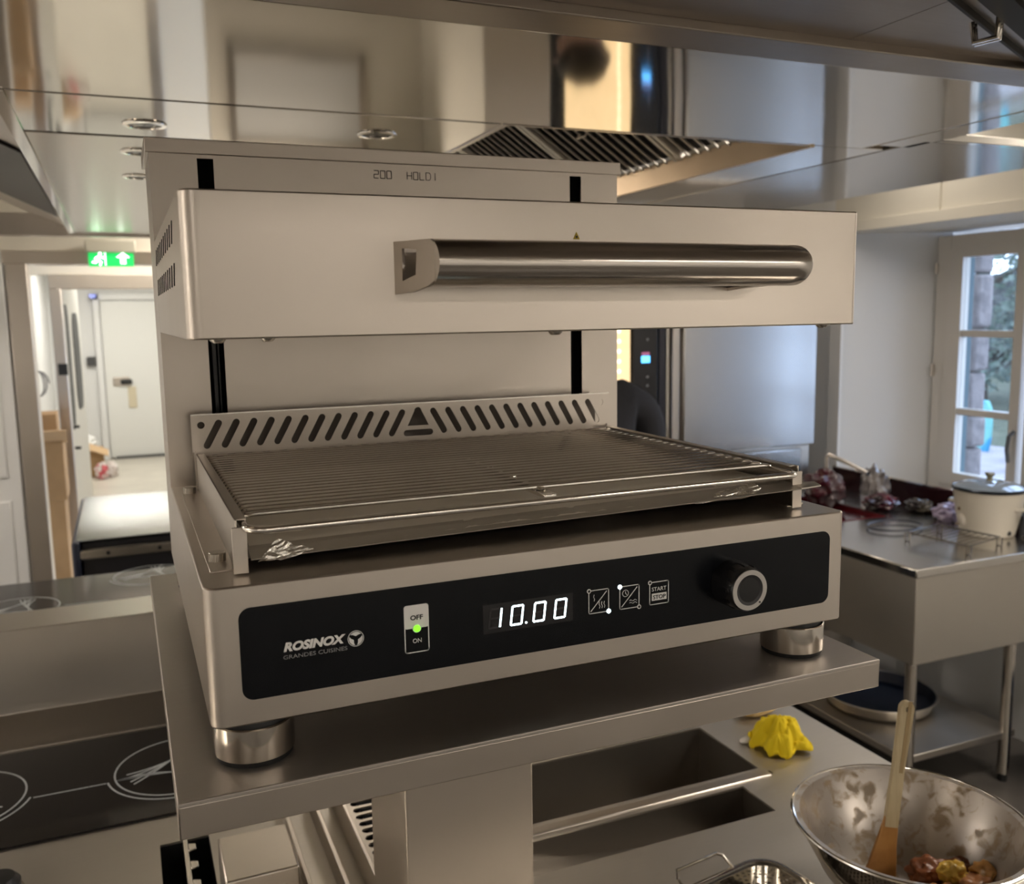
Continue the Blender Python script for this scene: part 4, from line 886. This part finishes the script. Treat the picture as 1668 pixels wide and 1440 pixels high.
# ------------------------------------------------------------------ ovens and cold cabinet on the far wall
FY = 2.95
t = thing('combi_oven', (2.08, 3.3, 0), 'black-framed combi oven with glowing window and blue display beside the steel cabinet', 'oven')
G().box(1.70, 2.275, FY+.04, 3.75, .7, 2.0).build('oven_body', steelV, t, bevel=.004)
G().box(1.70, 2.085, FY+.01, FY+.04, .78, 1.92).build('door_frame', mat('oven_black', (.012, .012, .014), .25), t, bevel=.006)
G().box(1.76, 2.075, FY+.004, FY+.011, .90, 1.86).build('glowing_window', mat('oven_glow', (.8, .5, .2), .3, emit=.85, ecol=(1, .74, .42), mix=((.6, .35, .1), 9, .4, .6)), t)
g = G()
for k in range(17): g.lathe([(0, -.004), (.009, -.002), (.010, 0)], (2.018, FY+.004, 1.80-k*.045), 12, 'y')
g.build('rack_lights', mat('rack_glow', (1, .8, .5), .3, emit=1.7, ecol=(1, .86, .6)), t)
G().box(2.085, 2.215, FY-.005, FY+.04, .78, 1.92).build('control_strip', mat('oven_black2', (.015, .015, .017), .2), t, bevel=.004)
G().box(2.128, 2.172, FY-.008, FY-.005, 1.565, 1.595).build('blue_display', mat('display_blue', (.1, .45, 1), .4, emit=3.0, ecol=(.08, .42, 1)), t, bevel=.006)
G().box(2.130, 2.170, FY-.007, FY-.005, 1.60, 1.612).build('red_display', mat('display_red', (.4, .12, .2), .4, emit=.5, ecol=(.5, .15, .3)), t)
for z in (1.67, 1.50, 1.46): G().cyl((2.16, FY-.007, z), .006, .003, 'y', 12).build('touch_icon', greyp, t)
G().box(2.225, 2.262, FY+.0, FY+.04, .78, 1.94).build('side_column', mat('oven_side', (.02, .02, .03), .3), t, bevel=.003); G().box(2.264, 2.274, FY-.002, FY+.04, .78, 1.94).build('edge_trim', steelP, t)
G().box(1.72, 2.27, FY+.06, 3.74, 0, .7).build('oven_stand', steelD, t)
t = thing('steel_cabinet', (2.72, 3.3, 0), 'tall brushed stainless cold cabinet between the oven and the window wall', 'cabinet')
cabM = mat('cabinet_steel', (.62, .61, .60), .27, 1, wave=(1.2, .35))
G().box(2.30, 3.14, FY+.04, 3.74, .06, 2.0).build('cabinet_body', steelV, t, bevel=.004)
G().box(2.36, 3.14, FY, FY+.038, 1.12, 1.99).build('door', cabM, t, bevel=.008)
G().box(2.36, 3.06, FY+.002, FY+.038, .95, 1.105).build('drawer', cabM, t, bevel=.006); G().box(2.36, 3.0, FY+.002, FY+.038, .08, .94).build('lower_door', cabM, t, bevel=.006)
G().box(2.305, 2.345, FY+.01, FY+.04, .08, 1.99).build('door_post', steelV, t, bevel=.006)
tag(G().box(3.06, 3.16, FY-.01, FY+.03, .92, .935).build('wooden_board', mat('board_wood', (.40, .32, .2), .6), bevel=.003), 'small wooden board sticking out beside the steel cabinet drawer', 'board')

# ------------------------------------------------------------------ serving hatch and box on the back wall (mirrored in the hood)
t = thing('serving_hatch', (1.0, 4.98, 1.3), 'steel-framed serving hatch in the partition wall, mirrored in the hood', 'serving hatch')
G().box(.62, 1.42, 4.975, 5.0, 1.05, 1.09).box(.62, 1.42, 4.975, 5.0, 1.55, 1.59).box(.62, .66, 4.975, 5.0, 1.05, 1.59).box(1.38, 1.42, 4.975, 5.0, 1.05, 1.59).build('hatch_frame', steelV, t, bevel=.003)
G().box(.66, 1.38, 4.985, 4.999, 1.09, 1.55).build('hatch_shutter', mat('shutter_grey', (.62, .62, .60), .4), t)
t = thing('extract_box', (1.5, 4.8, 1.9), 'white ventilation box high on the cream wall', 'ventilation box')
G().box(1.22, 1.74, 4.62, 4.99, 1.75, 2.12).build('box_case', mat('box_cream', (.62, .60, .52), .4), t, bevel=.01); G().box(1.32, 1.54, 4.612, 4.62, 1.84, 2.02).build('box_grille', black, t)

# ------------------------------------------------------------------ person behind the grill column
def skin_body(name, verts, edges, m, parent, sub=2):
    me = bpy.data.meshes.new(name); base = parent.location
    me.from_pydata([Vector(v[:3])-base for v in verts], edges, [])
    o = bpy.data.objects.new(name, me); COL.objects.link(o); o.parent = parent; me.materials.append(m)
    sk = o.modifiers.new('skin', 'SKIN'); sk.use_smooth_shade = True
    for v, sv_ in zip(verts, me.skin_vertices[0].data): sv_.radius = (v[3], v[4] if len(v) > 4 else v[3]); 
    me.skin_vertices[0].data[0].use_root = True
    ss = o.modifiers.new('sub', 'SUBSURF'); ss.levels = sub; ss.render_levels = sub
    return o
pt = thing('person', (1.53, 2.33, 0), 'person in a dark grey top standing behind the grill column facing the oven', 'person')
X, Yp = 1.560, 2.33
V = [(X, Yp, .98, .15, .11), (X, Yp, 1.14, .14, .11), (X, Yp, 1.30, .16, .12), (X, Yp, 1.42, .14, .10), (X-.005, Yp+.01, 1.50, .065, .065),
     (X+.12, Yp, 1.470, .085), (X+.215, Yp, 1.425, .080), (X+.265, Yp+.02, 1.26, .060), (X+.28, Yp+.06, 1.13, .050),
     (X-.12, Yp, 1.445, .085), (X-.205, Yp, 1.405, .075), (X-.24, Yp+.03, 1.26, .058), (X-.22, Yp+.12, 1.13, .048)]
E_ = [(0, 1), (1, 2), (2, 3), (3, 4), (3, 5), (5, 6), (6, 7), (7, 8), (3, 9), (9, 10), (10, 11), (11, 12)]
body = skin_body('dark_top', V, E_, mat('dark_cloth', (.030, .030, .036), .85, bump=(60, .3, .004)), pt)
skinM = mat('skin', (.52, .32, .23), .5)
hx = X-.035
V = [(hx, Yp+.02, 1.63, .075, .09), (hx, Yp+.03, 1.70, .078, .095), (hx-.002, Yp+.01, 1.56, .055, .055), (X-.008, Yp+.01, 1.49, .055, .055), (hx, Yp+.10, 1.60, .03, .03)]
hd_ = skin_body('head', V, [(0, 1), (0, 2), (2, 3), (2, 4)], skinM, pt)
G().blob((hx, Yp+.005, 1.715), .088, .105, .085, .05, 2, 4, 2).build('hair', mat('dark_hair', (.02, .015, .012), .7), pt)
for s_ in (-1, 1): G().blob((hx+s_*.03, Yp+.118, 1.68), .012, .008, .008, 0, 1, 2, 1).build('eye', mat('eye_white', (.7, .7, .7), .3), hd_); G().blob((hx+s_*.084, Yp+.02, 1.655), .010, .02, .03, .05, 2, 2, 1).build('ear', skinM, hd_)
G().blob((hx, Yp+.125, 1.65), .012, .018, .02, .05, 1, 3, 1).build('nose', skinM, hd_); G().blob((hx, Yp+.112, 1.605), .024, .010, .007, 0, 1, 2, 1).build('mouth', mat('lips', (.4, .16, .14), .5), hd_)
# forearms and hands reaching forward
for s_, ex, ey in ((1, X+.28, Yp+.06), (-1, X-.22, Yp+.12)):
    wx, wy, wz = ex-s_*.05, ey+.20, 1.12
    V = [(ex, ey, 1.125, .044), (ex-s_*.03, ey+.12, 1.12, .036), (wx, wy, wz, .026, .022), (wx-s_*.008, wy+.045, wz, .038, .016), (wx-s_*.01, wy+.085, wz, .036, .014)]
    E2 = [(0, 1), (1, 2), (2, 3), (3, 4)]
    for k, (dx, L_) in enumerate(((-.028, .060), (-.010, .070), (.010, .066), (.028, .052))):
        b0 = len(V); V += [(wx-s_*.01+dx, wy+.100, wz, .009), (wx-s_*.01+dx*1.1, wy+.100+L_*.6, wz-.008, .0085), (wx-s_*.01+dx*1.1, wy+.100+L_, wz-.022, .007)]; E2 += [(4, b0), (b0, b0+1), (b0+1, b0+2)]
    b0 = len(V); V += [(wx-s_*.045, wy+.05, wz+.002, .011), (wx-s_*.065, wy+.085, wz-.006, .009)]; E2 += [(2, b0), (b0, b0+1)]
    skin_body('forearm', V, E2, skinM, pt, 2)
V = [(X, Yp, .96, .14, .11)]; E2 = []
for s_ in (-1, 1):
    b0 = len(V); V += [(X+s_*.09, Yp, .86, .085), (X+s_*.10, Yp+.01, .48, .058), (X+s_*.10, Yp-.01, .10, .042)]; E2 += [(0, b0), (b0, b0+1), (b0+1, b0+2)]
skin_body('trousers', V, E2, mat('trouser_cloth', (.02, .02, .024), .85), pt)
for s_ in (-1, 1): G().blob((X+s_*.10, Yp+.05, .045), .045, .125, .045, .03, 2, 3, 1).build('shoe', black, pt)
